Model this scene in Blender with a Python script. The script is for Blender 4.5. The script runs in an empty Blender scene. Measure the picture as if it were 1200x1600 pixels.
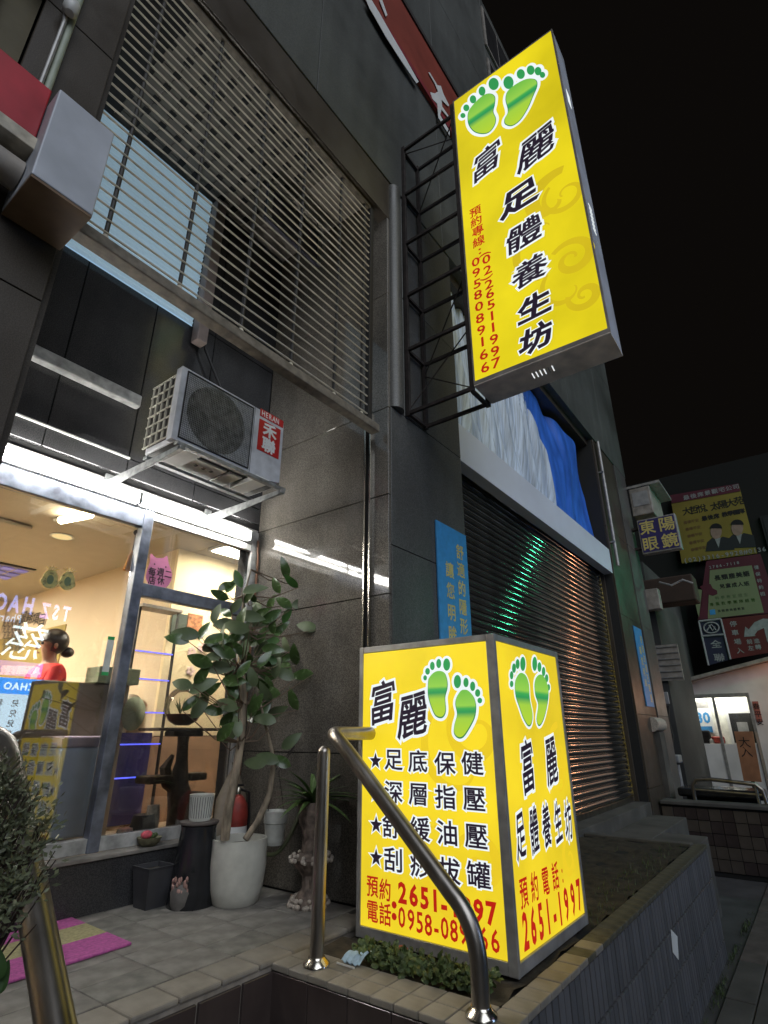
import bpy, bmesh, math, random
from math import radians as R, sin, cos, pi
from mathutils import Vector, Matrix, Euler
random.seed(7)
S = bpy.context.scene
COL = S.collection

# ------------------------------------------------------------------ camera
H = 0.95
cam_d = bpy.data.cameras.new('camera')
cam = bpy.data.objects.new('camera', cam_d); COL.objects.link(cam)
cam_d.sensor_fit = 'VERTICAL'; cam_d.sensor_height = 36; cam_d.lens = 36 * 856.71375 / 1600
cam_d.clip_end = 500; cam_d.clip_start = 0.05
CR = (Matrix.Rotation(R(-53.252670), 3, 'Z') @ Matrix.Rotation(R(111.898013), 3, 'X') @ Matrix.Rotation(R(-0.078985), 3, 'Z'))
cam.matrix_world = Matrix.Translation((0, 0, H)) @ CR.to_4x4()
S.camera = cam

# ------------------------------------------------------------------ world and light
W = bpy.data.worlds.new('World'); S.world = W; W.use_nodes = True
bg = W.node_tree.nodes['Background']
bg.inputs[0].default_value = (0.0034, 0.0028, 0.0024, 1); bg.inputs[1].default_value = 1.0
sun_d = bpy.data.lights.new('street_glow', 'SUN'); sun_d.energy = 1.55; sun_d.angle = R(50); sun_d.color = (0.86, 0.92, 1.0)
sun = bpy.data.objects.new('street_glow', sun_d); COL.objects.link(sun)
sun.rotation_euler = Vector((0.42, 0.76, -0.56)).to_track_quat('-Z', 'Y').to_euler()
S.view_settings.view_transform = 'Standard'; S.view_settings.look = 'None'
S.view_settings.exposure = 0.0; S.view_settings.gamma = 1.0
S.render.engine = 'CYCLES'
S.cycles.use_denoising = True
S.cycles.max_bounces = 8; S.cycles.transparent_max_bounces = 12
S.cycles.sample_clamp_indirect = 6.0
S.cycles.caustics_reflective = False; S.cycles.caustics_refractive = False

# ------------------------------------------------------------------ helpers
def at(x, y, X=None, Y=None, Z=None):
    """the point of a real plane seen at a photograph pixel"""
    d = CR @ Vector((x - 600, -(y - 800), -856.71375)); C = Vector((0, 0, H))
    if X is not None: return C + d * (X / d.x)
    if Y is not None: return C + d * (Y / d.y)
    return C + d * ((Z - H) / d.z)

def new_mat(name):
    m = bpy.data.materials.new(name); m.use_nodes = True
    return m, m.node_tree.nodes, m.node_tree.links, m.node_tree.nodes['Principled BSDF']

def mat(name, col, rough=0.5, metal=0.0, var=0.15, scale=8.0, bump=0.0, bscale=60.0, spec=0.5, emit=None, es=0.0,
        col2=None, detail=6.0, rvar=0.12, coat=0.0, stretch=None):
    """procedural surface: two-tone noise colour, uneven roughness, fine relief"""
    m, N, L, P = new_mat(name)
    tc = N.new('ShaderNodeTexCoord'); mp = N.new('ShaderNodeMapping'); L.new(tc.outputs['Object'], mp.inputs[0])
    if stretch: mp.inputs['Scale'].default_value = stretch
    nz = N.new('ShaderNodeTexNoise'); nz.inputs['Scale'].default_value = scale; nz.inputs['Detail'].default_value = detail
    L.new(mp.outputs[0], nz.inputs['Vector'])
    rp = N.new('ShaderNodeValToRGB'); L.new(nz.outputs['Fac'], rp.inputs[0])
    c2 = col2 or tuple(min(1, c * (1 + var)) for c in col); c1 = tuple(c * (1 - var) for c in col)
    rp.color_ramp.elements[0].position = 0.32; rp.color_ramp.elements[1].position = 0.68
    rp.color_ramp.elements[0].color = (*c1, 1); rp.color_ramp.elements[1].color = (*c2, 1)
    L.new(rp.outputs[0], P.inputs['Base Color'])
    mr = N.new('ShaderNodeMapRange'); L.new(nz.outputs['Fac'], mr.inputs[0])
    mr.inputs[3].default_value = max(0.02, rough - rvar); mr.inputs[4].default_value = min(1, rough + rvar)
    L.new(mr.outputs[0], P.inputs['Roughness'])
    P.inputs['Metallic'].default_value = metal; P.inputs['Specular IOR Level'].default_value = spec
    P.inputs['Coat Weight'].default_value = coat
    if bump:
        n2 = N.new('ShaderNodeTexNoise'); n2.inputs['Scale'].default_value = bscale; n2.inputs['Detail'].default_value = 5
        L.new(mp.outputs[0], n2.inputs['Vector'])
        b = N.new('ShaderNodeBump'); b.inputs['Strength'].default_value = bump; b.inputs['Distance'].default_value = 0.004
        L.new(n2.outputs['Fac'], b.inputs['Height']); L.new(b.outputs[0], P.inputs['Normal'])
    if emit:
        P.inputs['Emission Color'].default_value = (*emit, 1); P.inputs['Emission Strength'].default_value = es
    return m

def granite(name, base, speck, rough, scale=170, dirt=0.35, mott=3.0):
    """speckled polished stone with cloudy wear"""
    m, N, L, P = new_mat(name)
    tc = N.new('ShaderNodeTexCoord')
    n1 = N.new('ShaderNodeTexNoise'); n1.inputs['Scale'].default_value = scale; n1.inputs['Detail'].default_value = 3
    n2 = N.new('ShaderNodeTexNoise'); n2.inputs['Scale'].default_value = mott; n2.inputs['Detail'].default_value = 7; n2.inputs['Roughness'].default_value = .65
    n3 = N.new('ShaderNodeTexVoronoi'); n3.inputs['Scale'].default_value = scale * .7
    for n in (n1, n2, n3): L.new(tc.outputs['Object'], n.inputs['Vector'])
    rp = N.new('ShaderNodeValToRGB'); L.new(n1.outputs['Fac'], rp.inputs[0])
    rp.color_ramp.elements[0].position = .42; rp.color_ramp.elements[1].position = .6
    rp.color_ramp.elements[0].color = (*base, 1); rp.color_ramp.elements[1].color = (*speck, 1)
    r2 = N.new('ShaderNodeValToRGB'); L.new(n2.outputs['Fac'], r2.inputs[0])
    r2.color_ramp.elements[0].position = .3; r2.color_ramp.elements[1].position = .7
    a = 1 - dirt
    r2.color_ramp.elements[0].color = (a, a, a, 1); r2.color_ramp.elements[1].color = (1, 1, 1, 1)
    mx0 = N.new('ShaderNodeMix'); mx0.data_type = 'RGBA'; mx0.blend_type = 'MULTIPLY'; mx0.inputs['Factor'].default_value = 1
    L.new(rp.outputs[0], mx0.inputs['A']); L.new(r2.outputs[0], mx0.inputs['B'])
    mp = N.new('ShaderNodeMapping'); mp.inputs['Scale'].default_value = (5, 5, .5); L.new(tc.outputs['Object'], mp.inputs[0])
    n4 = N.new('ShaderNodeTexNoise'); n4.inputs['Scale'].default_value = 1.0; n4.inputs['Detail'].default_value = 6; L.new(mp.outputs[0], n4.inputs['Vector'])
    r4 = N.new('ShaderNodeValToRGB'); L.new(n4.outputs['Fac'], r4.inputs[0]); r4.color_ramp.elements[0].position = .36; r4.color_ramp.elements[1].position = .62
    r4.color_ramp.elements[0].color = (.62, .60, .56, 1); r4.color_ramp.elements[1].color = (1.05, 1.04, 1.0, 1)
    mx = N.new('ShaderNodeMix'); mx.data_type = 'RGBA'; mx.blend_type = 'MULTIPLY'; mx.inputs['Factor'].default_value = min(1, dirt * 1.1)
    L.new(mx0.outputs['Result'], mx.inputs['A']); L.new(r4.outputs[0], mx.inputs['B'])
    L.new(mx.outputs['Result'], P.inputs['Base Color'])
    mr = N.new('ShaderNodeMapRange'); L.new(n2.outputs['Fac'], mr.inputs[0]); mr.inputs[1].default_value = .3; mr.inputs[2].default_value = .7
    mr.inputs[3].default_value = max(0.03, rough * .7); mr.inputs[4].default_value = rough * 1.4
    L.new(mr.outputs[0], P.inputs['Roughness'])
    b = N.new('ShaderNodeBump'); b.inputs['Strength'].default_value = .03; b.inputs['Distance'].default_value = 0.001
    L.new(n3.outputs['Distance'], b.inputs['Height']); L.new(b.outputs[0], P.inputs['Normal'])
    return m

def emis(name, col, strength=1.0, var=0.06, scale=3.0, base=0.05, rough=.35):
    """printed film over a lit box, or a lamp: gives off light, slightly uneven and grubby"""
    m, N, L, P = new_mat(name)
    P.inputs['Base Color'].default_value = (*[c * base for c in col], 1); P.inputs['Roughness'].default_value = rough
    tc = N.new('ShaderNodeTexCoord')
    nz = N.new('ShaderNodeTexNoise'); nz.inputs['Scale'].default_value = scale; nz.inputs['Detail'].default_value = 5
    L.new(tc.outputs['Object'], nz.inputs['Vector'])
    rp = N.new('ShaderNodeValToRGB'); L.new(nz.outputs['Fac'], rp.inputs[0])
    rp.color_ramp.elements[0].position = .3; rp.color_ramp.elements[1].position = .7
    rp.color_ramp.elements[0].color = (*[c * (1 - var) for c in col], 1); rp.color_ramp.elements[1].color = (*[c * (1 + var) for c in col], 1)
    L.new(rp.outputs[0], P.inputs['Emission Color']); P.inputs['Emission Strength'].default_value = strength
    return m

def glass_mat(name, tint=(0.97, 0.98, 0.97), refl=1.0, ior=1.5):
    m = bpy.data.materials.new(name); m.use_nodes = True; N = m.node_tree.nodes; L = m.node_tree.links; N.clear()
    o = N.new('ShaderNodeOutputMaterial'); t = N.new('ShaderNodeBsdfTransparent'); t.inputs[0].default_value = (*tint, 1)
    g = N.new('ShaderNodeBsdfGlossy'); g.inputs['Roughness'].default_value = 0.0
    f = N.new('ShaderNodeFresnel'); f.inputs[0].default_value = ior
    ml = N.new('ShaderNodeMath'); ml.operation = 'MULTIPLY'; ml.use_clamp = True; ml.inputs[1].default_value = refl
    L.new(f.outputs[0], ml.inputs[0])
    x = N.new('ShaderNodeMixShader'); L.new(ml.outputs[0], x.inputs[0]); L.new(t.outputs[0], x.inputs[1]); L.new(g.outputs[0], x.inputs[2])
    L.new(x.outputs[0], o.inputs[0]); return m

class MB:
    def __init__(s): s.v = []; s.f = []
    def add(s, vs, fs):
        n = len(s.v); s.v += [tuple(v) for v in vs]; s.f += [tuple(i + n for i in f) for f in fs]; return s
    def box(s, x0, x1, y0, y1, z0, z1):
        if x0 > x1: x0, x1 = x1, x0
        if y0 > y1: y0, y1 = y1, y0
        if z0 > z1: z0, z1 = z1, z0
        return s.add([(x0,y0,z0),(x1,y0,z0),(x1,y1,z0),(x0,y1,z0),(x0,y0,z1),(x1,y0,z1),(x1,y1,z1),(x0,y1,z1)],
                     [(0,3,2,1),(4,5,6,7),(0,1,5,4),(1,2,6,5),(2,3,7,6),(3,0,4,7)])
    def prism(s, pts, d):
        """closed solid: planar outline pushed by d"""
        n = len(pts); d = Vector(d); a = [Vector(p) for p in pts]; b = [p + d for p in a]
        nrm = Vector((0, 0, 0))
        for i in range(n): nrm += a[i].cross(a[(i + 1) % n])
        fs = [tuple(range(n)), tuple(range(2 * n - 1, n - 1, -1))] + [(i + n, (i + 1) % n + n, (i + 1) % n, i)[::1] for i in range(n)]
        if nrm.dot(d) > 0: fs = [f[::-1] for f in fs]
        return s.add(a + b, fs)
    def tube(s, pts, r, n=10, caps=True):
        pts = [Vector(p) for p in pts]; m = len(pts)
        rs = r if isinstance(r, (list, tuple)) else [r] * m
        vs = []; up = None
        for i, p in enumerate(pts):
            t = (pts[min(i + 1, m - 1)] - pts[max(i - 1, 0)]).normalized()
            if up is None:
                up = t.orthogonal().normalized()
            up = (up - t * up.dot(t)).normalized(); w = t.cross(up)
            vs += [p + (up * cos(2 * pi * k / n) + w * sin(2 * pi * k / n)) * rs[i] for k in range(n)]
        fs = [(i * n + k, i * n + (k + 1) % n, (i + 1) * n + (k + 1) % n, (i + 1) * n + k) for i in range(m - 1) for k in range(n)]
        if caps: fs += [tuple(range(n))[::-1], tuple(range((m - 1) * n, m * n))]
        return s.add(vs, fs)
    def lathe(s, prof, c=(0, 0, 0), n=28):
        c = Vector(c); vs = []; m = len(prof)
        for r_, z in prof: vs += [c + Vector((r_ * cos(2 * pi * k / n), r_ * sin(2 * pi * k / n), z)) for k in range(n)]
        fs = [(i * n + k, i * n + (k + 1) % n, (i + 1) * n + (k + 1) % n, (i + 1) * n + k) for i in range(m - 1) for k in range(n)]
        fs += [tuple(range(n))[::-1], tuple(range((m - 1) * n, m * n))]
        return s.add(vs, fs)
    def ball(s, c, r, n=12, sq=(1, 1, 1)):
        prof = [(max(1e-4, cos(a)) , sin(a)) for a in [(-pi / 2 + pi * i / n) for i in range(n + 1)]]
        k0 = len(s.v); s.lathe(prof, (0, 0, 0), n * 2)
        for i in range(k0, len(s.v)):
            x, y, z = s.v[i]; s.v[i] = (c[0] + x * r * sq[0], c[1] + y * r * sq[1], c[2] + z * r * sq[2])
        return s
    def mesh(s, name, m, smooth=False, bevel=0, seg=2):
        me = bpy.data.meshes.new(name); me.from_pydata(s.v, [], s.f)
        if bevel:
            bm = bmesh.new(); bm.from_mesh(me); bmesh.ops.recalc_face_normals(bm, faces=bm.faces)
            es = [e for e in bm.edges if len(e.link_faces) == 2 and e.calc_face_angle(0) > .5]
            bmesh.ops.bevel(bm, geom=es, offset=bevel, segments=seg, affect='EDGES', clamp_overlap=True, profile=.5)
            bm.to_mesh(me); bm.free()
        for mm in (m if isinstance(m, (list, tuple)) else [m]): me.materials.append(mm)
        me.update()
        if smooth:
            for p in me.polygons: p.use_smooth = True
            try: me.set_sharp_from_angle(angle=R(40))
            except Exception: pass
        return me
    def build(s, name, m, parent=None, smooth=False, bevel=0, seg=2):
        return link(name, s.mesh(name, m, smooth, bevel, seg), parent)

def wloc(o):
    p = Vector(o.location)
    while o.parent: o = o.parent; p += Vector(o.location)
    return p
def link(name, me, parent=None, loc=(0, 0, 0)):
    """mesh in world coordinates, hung under its parent"""
    o = bpy.data.objects.new(name, me); COL.objects.link(o)
    if parent is not None:
        o.parent = parent; o.location = Vector(loc) - wloc(parent)
    else: o.location = loc
    return o
def tag(o, label=None, cat=None, group=None, kind=None):
    if label: o['label'] = label
    if cat: o['category'] = cat
    if group: o['group'] = group
    if kind: o['kind'] = kind
    return o
def thing(name, loc, label, cat, group=None):
    o = bpy.data.objects.new(name, None); COL.objects.link(o); o.location = loc; o.empty_display_size = .1
    return tag(o, label, cat, group)
def struct(o): o['kind'] = 'structure'; return o
def stuff(o): o['kind'] = 'stuff'; return o
def bx(*a): return MB().box(*a)
def arc(c, r, a0, a1, n, u, v):
    return [Vector(c) + Vector(u) * r * cos(a0 + (a1 - a0) * i / n) + Vector(v) * r * sin(a0 + (a1 - a0) * i / n) for i in range(n + 1)]

# ------------------------------------------------------------------ lettering
CH = sorted(set('富麗足體養生坊預約專線電話底保健深層指壓舒緩油刮痧拔罐禾聯每週二店休讓您明眸舒適的隱形眼鏡東陽大哲悅太苑長頸鹿美語全聯停車場入慈服務項目三藥局處方箋健保特約藥專業團隊經營兒童成人班科學教室公司招生中左轉前進茶福春暖花開最後席景觀宅平安'
                '0123456789-():.,、HERANTSZOPharmcyJDw#！'))
GL = {}
def build_glyphs():
    obs = []
    for ch in CH:
        for kind, bev in (('fill', 0), ('b1', .016), ('b2', .036), ('halo', .078)):
            c = bpy.data.curves.new('t', 'FONT'); c.body = ch; c.size = 1; c.resolution_u = 2
            if bev: c.fill_mode = 'NONE'; c.bevel_depth = bev; c.bevel_resolution = 0
            o = bpy.data.objects.new('t', c); COL.objects.link(o); obs.append((ch, kind, o, c))
    dg = bpy.context.evaluated_depsgraph_get()
    for ch, kind, o, c in obs:
        e = o.evaluated_get(dg); m = e.to_mesh()
        GL[(ch, kind)] = ([tuple(v.co) for v in m.vertices], [tuple(p.vertices) for p in m.polygons])
        e.to_mesh_clear()
    for ch, kind, o, c in obs:
        bpy.data.objects.remove(o); bpy.data.curves.remove(c)
build_glyphs()
FACE = {'X-': (Vector((0, -1, 0)), Vector((-1, 0, 0))), 'Y-': (Vector((1, 0, 0)), Vector((0, -1, 0))), 'Y+': (Vector((-1, 0, 0)), Vector((0, 1, 0)))}
ZU = Vector((0, 0, 1))
def letters(parent, items, face, s, asp, m, bold='b1', halo=None, lift=.0016, shear=0, rot=0, name='lettering', ru=None, brush=0):
    """items: (char, centre); s = em height in metres, asp = width factor. Flat print standing a hair proud of the face"""
    if 1 < len(items) < 12 and parent.name.startswith(('hanging_light', 'standing_light', 'vertical', 'optician')):
        for it in items: o = letters(parent, [it], face, s, asp, m, bold, halo, lift, shear, rot, name, ru, brush)
        return o
    u, nrm = FACE[face]; a = MB(); h = MB()
    if ru is not None: u = ru
    for it in items:
        ch, c = it[0], Vector(it[1]); ss = it[2] if len(it) > 2 else s
        rr = rot
        if ord(ch) > 255:
            cx, cy = .5, .36
        else:
            vs = GL[(ch, 'fill')][0]
            if not vs: continue
            xs = [v[0] for v in vs]; cx = (min(xs) + max(xs)) / 2; cy = .345
        def put(dst, kind, d, zs):
            vs, fs = GL[(ch, kind)]
            out = []
            for x, y, z in vs:
                X = (x - cx) * asp + (y - cy) * shear; Y = (y - cy)
                if brush: X, Y = X * (1 - .12 * (y - cy)) + .03 * sin(5 * Y + 3 * X), Y + brush * X * (1 + .5 * X) + .02 * sin(6 * X)
                X, Y = X * cos(rr) - Y * sin(rr), X * sin(rr) + Y * cos(rr)
                out.append(c + u * X * ss + ZU * Y * ss + nrm * (d + z * ss * zs))
            dst.add(out, fs)
        put(a, 'fill', lift, 0)
        if bold: put(a, bold, lift, .03)
        if halo: put(h, 'halo', lift * .25, .02)
    if halo: h.build('letter_border', halo, parent)
    return a.build(name, m, parent)

def row(chars, p0, p1, **pl):
    n = len(chars)
    return [(ch, at(p0[0] + (p1[0] - p0[0]) * i / max(1, n - 1), p0[1] + (p1[1] - p0[1]) * i / max(1, n - 1), **pl)) for i, ch in enumerate(chars) if ch != ' ']

# ------------------------------------------------------------------ materials
M = {}
M['granite_side'] = granite('speckled granite', (.115, .103, .09), (.235, .215, .185), .04, 135, .35, 2.2)
M['pillar'] = granite('grey facade stone', (.08, .079, .075), (.155, .152, .145), .38, 150, .3, 1.6)
M['pillar_dark'] = granite('brown facade stone', (.055, .043, .034), (.09, .074, .058), .4, 190, .3, 1.6)
M['black_tile'] = granite('dark polished tile', (.040, .040, .043), (.075, .075, .079), .12, 160, .3, 2.5)
M['facade'] = granite('upper facade stone', (.08, .084, .08), (.12, .124, .115), .6, 120, .45, .5)
M['joint'] = mat('dark joint', (.02, .02, .02), .9)
M['floor_tile'] = mat('grey terrace tile', (.195, .185, .165), .62, var=.4, scale=13, bump=.25, bscale=180, rvar=.2)
M['floor_tile_b'] = mat('worn terrace tile', (.215, .20, .18), .6, var=.4, scale=9, bump=.25, bscale=180, rvar=.2)
M['edge_tile'] = mat('beige edge tile', (.25, .225, .19), .6, var=.2, scale=9, bump=.3, bscale=200)
M['edge_tile_b'] = mat('stained edge tile', (.24, .215, .18), .65, var=.25, scale=9, bump=.3, bscale=200)
M['wall_tile'] = mat('brown glazed tile', (.06, .045, .042), .22, var=.2, scale=6, spec=.5)
M['grout'] = mat('pale grout', (.26, .23, .20), .9, var=.2, scale=30)
M['dgrout'] = mat('dark grout', (.016, .015, .014), .9)
M['slate_tile'] = mat('slate blue tile', (.13, .128, .135), .5, var=.25, scale=4, bump=.2, bscale=90)
M['slate_tile_b'] = mat('dull slate tile', (.10, .10, .106), .55, var=.25, scale=4, bump=.2, bscale=90)
M['soil'] = mat('moist soil', (.045, .036, .024), .95, var=.5, scale=14, bump=1, bscale=40)
M['concrete'] = mat('dirty concrete', (.10, .094, .085), .85, var=.3, scale=3, bump=.4, bscale=70)
M['pave'] = mat('reddish paver', (.12, .10, .09), .8, var=.3, scale=6, bump=.5, bscale=60)
M['asphalt'] = mat('dark road surface', (.075, .074, .075), .85, var=.3, scale=3, bump=.5, bscale=150)
M['steel'] = mat('brushed stainless', (.34, .31, .28), .34, 1.0, var=.2, scale=12, rvar=.08, stretch=(1, 1, .3))
M['steel_b'] = mat('bright stainless', (.62, .58, .50), .22, 1.0, var=.1, scale=12)
M['shutter'] = mat('shutter steel', (.22, .215, .205), .085, .85, var=.3, scale=3, rvar=.03)
M['frame_blue'] = mat('blue grey window frame', (.17, .19, .24), .4, .3, var=.5, scale=9, bump=.2)
M['frame_white'] = mat('grimy white frame', (.38, .38, .37), .5, var=.4, scale=12, bump=.2)
M['bar'] = mat('cream painted bar', (.56, .51, .41), .35, .0, var=.15)
M['tie'] = mat('dark tie bar', (.018, .015, .014), .6)
M['rail_brown'] = mat('weathered rail', (.17, .145, .115), .7, var=.35, scale=20)
M['iron'] = mat('rusty black iron', (.03, .022, .02), .7, var=.5, scale=25)
M['alu'] = mat('sign aluminium', (.36, .35, .34), .45, .4, var=.2, scale=14)
M['alu_dark'] = mat('weathered sheet metal', (.30, .27, .24), .6, .1, var=.3, scale=8)
M['alu_side'] = mat('pale sheet metal', (.46, .48, .53), .5, .1, var=.15, scale=4)
M['yellow'] = emis('lit yellow film', (.88, .66, .022), 1.0, .2, 1.3)
M['yellow_top'] = emis('lit lemon film', (.72, .59, .010), 1.0, .22, 1.0)
M['swirl'] = emis('lit amber swirl', (.84, .60, .02), 1.0, .05)
M['swirl_top'] = emis('lit amber pattern', (.66, .50, .012), 1.0, .05)
M['white_lit'] = emis('lit white print', (.86, .93, .95), 1.0, .03)
M['ink'] = emis('dark violet ink', (.016, .010, .022), 1.0, .1, base=.4)
M['red_lit'] = emis('lit red print', (.48, .012, .006), 1.0, .08)
M['toe'] = emis('lit green print', (.03, .32, .085), 1.0, .08)
def foot_mat():
    m, N, L, P = new_mat('lit green footprint'); P.inputs['Base Color'].default_value = (.01, .03, .01, 1)
    tc = N.new('ShaderNodeTexCoord'); sp = N.new('ShaderNodeSeparateXYZ'); L.new(tc.outputs['Generated'], sp.inputs[0])
    rp = N.new('ShaderNodeValToRGB'); L.new(sp.outputs['Z'], rp.inputs[0]); cr = rp.color_ramp
    cr.elements[0].position = 0; cr.elements[0].color = (.46, .66, .03, 1)
    cr.elements[1].position = 1; cr.elements[1].color = (.16, .50, .06, 1)
    for p, c in ((.38, (.36, .62, .05, 1)), (.52, (.02, .30, .09, 1)), (.60, (.05, .40, .08, 1)), (.66, (.30, .62, .07, 1))):
        e = cr.elements.new(p); e.color = c
    L.new(rp.outputs[0], P.inputs['Emission Color']); P.inputs['Emission Strength'].default_value = 1; return m
M['foot'] = foot_mat()
M['footdark'] = emis('lit deep green rim', (.015, .20, .06), 1.0, .05)
M['tube'] = emis('fluorescent tube', (1, .98, .93), 75, 0)
M['tube_warm'] = emis('warm lamp', (1, .86, .58), 50, 0)
M['fill_warm'] = emis('warm fill panel', (1, .90, .75), 56.0, 0)  # glow of the fill panels added inside the shop
M['white_metal'] = mat('white enamel', (.62, .62, .60), .4, var=.12, scale=10)
M['ac_white'] = mat('aged white enamel', (.55, .56, .59), .42, var=.18, scale=12, bump=.1)
M['ac_dark'] = mat('dark fan cavity', (.05, .047, .042), .7)
M['galv'] = mat('galvanised bracket', (.30, .31, .31), .45, .6, var=.35, scale=22)
M['foam'] = mat('white foam tray', (.75, .75, .72), .6, var=.1)
M['ac_red'] = mat('red label', (.50, .015, .018), .4, var=.1)
M['print_white'] = mat('white print', (.80, .80, .78), .5, var=.03)
M['print_black'] = mat('black print', (.015, .013, .014), .5)
M['print_gold'] = mat('gold print', (.62, .52, .17), .45, var=.1)
M['blue_sign'] = mat('sky blue sign board', (.055, .28, .60), .45, var=.1, scale=20)
M['navy'] = mat('navy sign board', (.035, .028, .13), .5, var=.15)
M['band'] = mat('white fascia board', (.66, .70, .80), .45, var=.06, scale=2)
M['pot'] = mat('pale grey glazed pot', (.54, .53, .47), .45, var=.1, scale=14, bump=.15, bscale=220)
M['pot_black'] = mat('black pot', (.018, .019, .022), .18, var=.3)
M['pot_grey'] = mat('dark clay pot', (.045, .045, .05), .6, var=.3)
M['bark'] = mat('pale bark', (.26, .21, .15), .85, var=.55, scale=26, bump=1.0, bscale=45, stretch=(1, 1, .3))
M['bark_dark'] = mat('dark driftwood', (.05, .032, .022), .8, var=.5, scale=18, bump=1, bscale=40)
M['leaf'] = mat('glossy green leaf', (.055, .098, .028), .26, var=.45, scale=12, coat=.35)
M['leaf_b'] = mat('grey green leaf', (.10, .135, .065), .42, var=.3, scale=9)
M['leaf_c'] = mat('fresh green leaf', (.045, .12, .025), .4, var=.3, scale=9)
M['weed'] = mat('weedy green leaf', (.065, .10, .03), .6, var=.5, scale=30)
M['shrub'] = mat('fine olive foliage', (.125, .14, .08), .45, var=.5, scale=30)
M['pink'] = mat('pink pile', (.52, .12, .36), .95, var=.2, scale=60, bump=1, bscale=300)
M['straw'] = mat('straw pile', (.46, .42, .22), .95, var=.2, scale=60, bump=1, bscale=300)
M['red'] = mat('red paint', (.26, .03, .022), .5, var=.4, scale=12)
M['wall_in'] = mat('warm cream plaster', (.82, .68, .42), .8, var=.05, scale=2)
M['wall_tan'] = mat('tan wall', (.66, .54, .38), .8, var=.06, scale=2)
M['wall_brown'] = mat('brown wainscot', (.36, .22, .14), .6, var=.2, scale=4)
M['ceil_in'] = mat('beige ceiling', (.40, .36, .30), .8, var=.05)
M['floor_in'] = mat('tan interior floor', (.36, .28, .20), .3, var=.12, scale=3)
M['skin'] = mat('skin', (.42, .24, .16), .55, var=.05)
M['hair'] = mat('dark hair', (.022, .015, .012), .35, var=.4, scale=40, bump=.6, bscale=120, stretch=(1, 1, .2))
M['shirt'] = mat('red shirt', (.62, .025, .018), .8, var=.1, scale=18)
M['trousers'] = mat('black trousers', (.02, .02, .022), .8)
M['bin'] = mat('pale blue plastic', (.50, .60, .80), .4, var=.08)
M['bin_lid'] = mat('lilac plastic lid', (.42, .36, .50), .4, var=.08)
M['sofa'] = mat('beige upholstery', (.36, .31, .23), .8, var=.15)
M['sage'] = mat('sage fabric', (.24, .28, .19), .85, var=.12)
M['glass'] = glass_mat('shop window glass', (.95, .96, .95), 2.4)
M['bowl'] = glass_mat('fish bowl glass', (.96, .97, .96), .8, 1.35)
M['led'] = emis('blue led strip', (.10, .12, 1.0), 2.4, 0)
M['silver_cloth'] = mat('silver grey tarpaulin', (.44, .52, .64), .42, var=.42, scale=9, bump=.7, bscale=22, stretch=(6, 1, .16), detail=10)
M['blue_cloth'] = mat('bright blue tarpaulin', (.035, .15, .62), .5, var=.28, scale=7, bump=1.0, bscale=16, stretch=(1, 1, .3))
M['mask'] = mat('pale blue mask', (.45, .60, .72), .8, var=.15, scale=30)
M['bead'] = mat('cream pebble', (.46, .40, .34), .6, var=.3, scale=40)

# ================================================================== THE SETTING
Yo, Yw, Xg = 2.19, 3.65, 2.995          # facade line, shopfront line, side of the recess
GZ = -0.85
struct(bx(-30, 60, -25, 40, GZ - .3, GZ - .004).build('ground', M['asphalt']))
# street paving beside the planter: long narrow pavers
pv = struct(bx(-2, 12.2, -.62, 1.02, GZ - .003, GZ + .004).build('pavement', M['dgrout']))
random.seed(3)
pm = [MB().box(0, .86, 0, .19, 0, .022).mesh('paver', m_, bevel=.005, seg=1) for m_ in (M['pave'], M['concrete'])]
for j, y in enumerate([-.58, -.38, -.18, .02, .22, .42, .62, .82]):
    for i in range(16):
        x = -1.9 + i * .87 + (.4 if j % 2 else 0)
        if x > 11.3: continue
        o = link('paver', pm[0 if x > 5.6 else 1], pv, (x, y, GZ + .004 + random.uniform(-.003, .003)))

# --- facade stonework
fac = thing('building', (5, 2.5, 0), 'dark stone corner building with deep shopfront recess, shutter bay and cantilevered upper storeys', 'building')
def panels(parent, axis, c, a0, a1, zs, das, m, t=.03, gap=.006, name='panel', back=None):
    """stone slabs with open joints on a wall plane; axis 'Y' = faces -Y, 'X' = faces -X"""
    cuts = [a0]
    while cuts[-1] + das * 1.3 < a1: cuts.append(cuts[-1] + das)
    cuts.append(a1)
    for i in range(len(cuts) - 1):
        for j in range(len(zs) - 1):
            u0, u1, z0, z1 = cuts[i] + gap / 2, cuts[i + 1] - gap / 2, zs[j] + gap / 2, zs[j + 1] - gap / 2
            d = random.uniform(0, .0015)
            mm = m[(i * 3 + j * 5) % len(m)] if isinstance(m, list) else m
            b = bx(u0, u1, c - d, c + t, z0, z1) if axis == 'Y' else bx(c - d, c + t, u0, u1, z0, z1)
            b.build(name, mm, parent, bevel=.002, seg=1)
# cores behind the slabs
bx(Xg + .031, 4.14, Yo + .031, 3.9, -.85, 5.87).build('pier_core', M['joint'], fac)
bx(.26, .56, Yo + .031, 3.9, -.85, 5.87).build('pier_core', M['joint'], fac)
bx(9.2, 11.25, Yo + .031, 3.9, -.85, 5.86).build('pier_core', M['joint'], fac)
panels(fac, 'Y', Yo, Xg + .03, 4.15, [-.85, 0, 1.2, 2.2, 3.36], 1.2, M['pillar'])
panels(fac, 'Y', Yo, Xg + .22, 4.15, [3.36, 4.6, 5.87], 1.2, M['pillar'])
MB().tube([(Xg + .115, Yo + .03, 3.363), (Xg + .115, Yo + .03, 5.869)], .085, 16).build('corner_moulding', M['pillar'], fac, smooth=True)
panels(fac, 'X', 4.12, Yo + .036, 2.5, [-.2, 1.2, 2.6, 3.7, 5.87], 1, M['pillar'])
MB().box(4.12, 4.15, Yo + .032, Yo + .035, 0, 5.8).build('joint_strip', M['joint'], fac)
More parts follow.
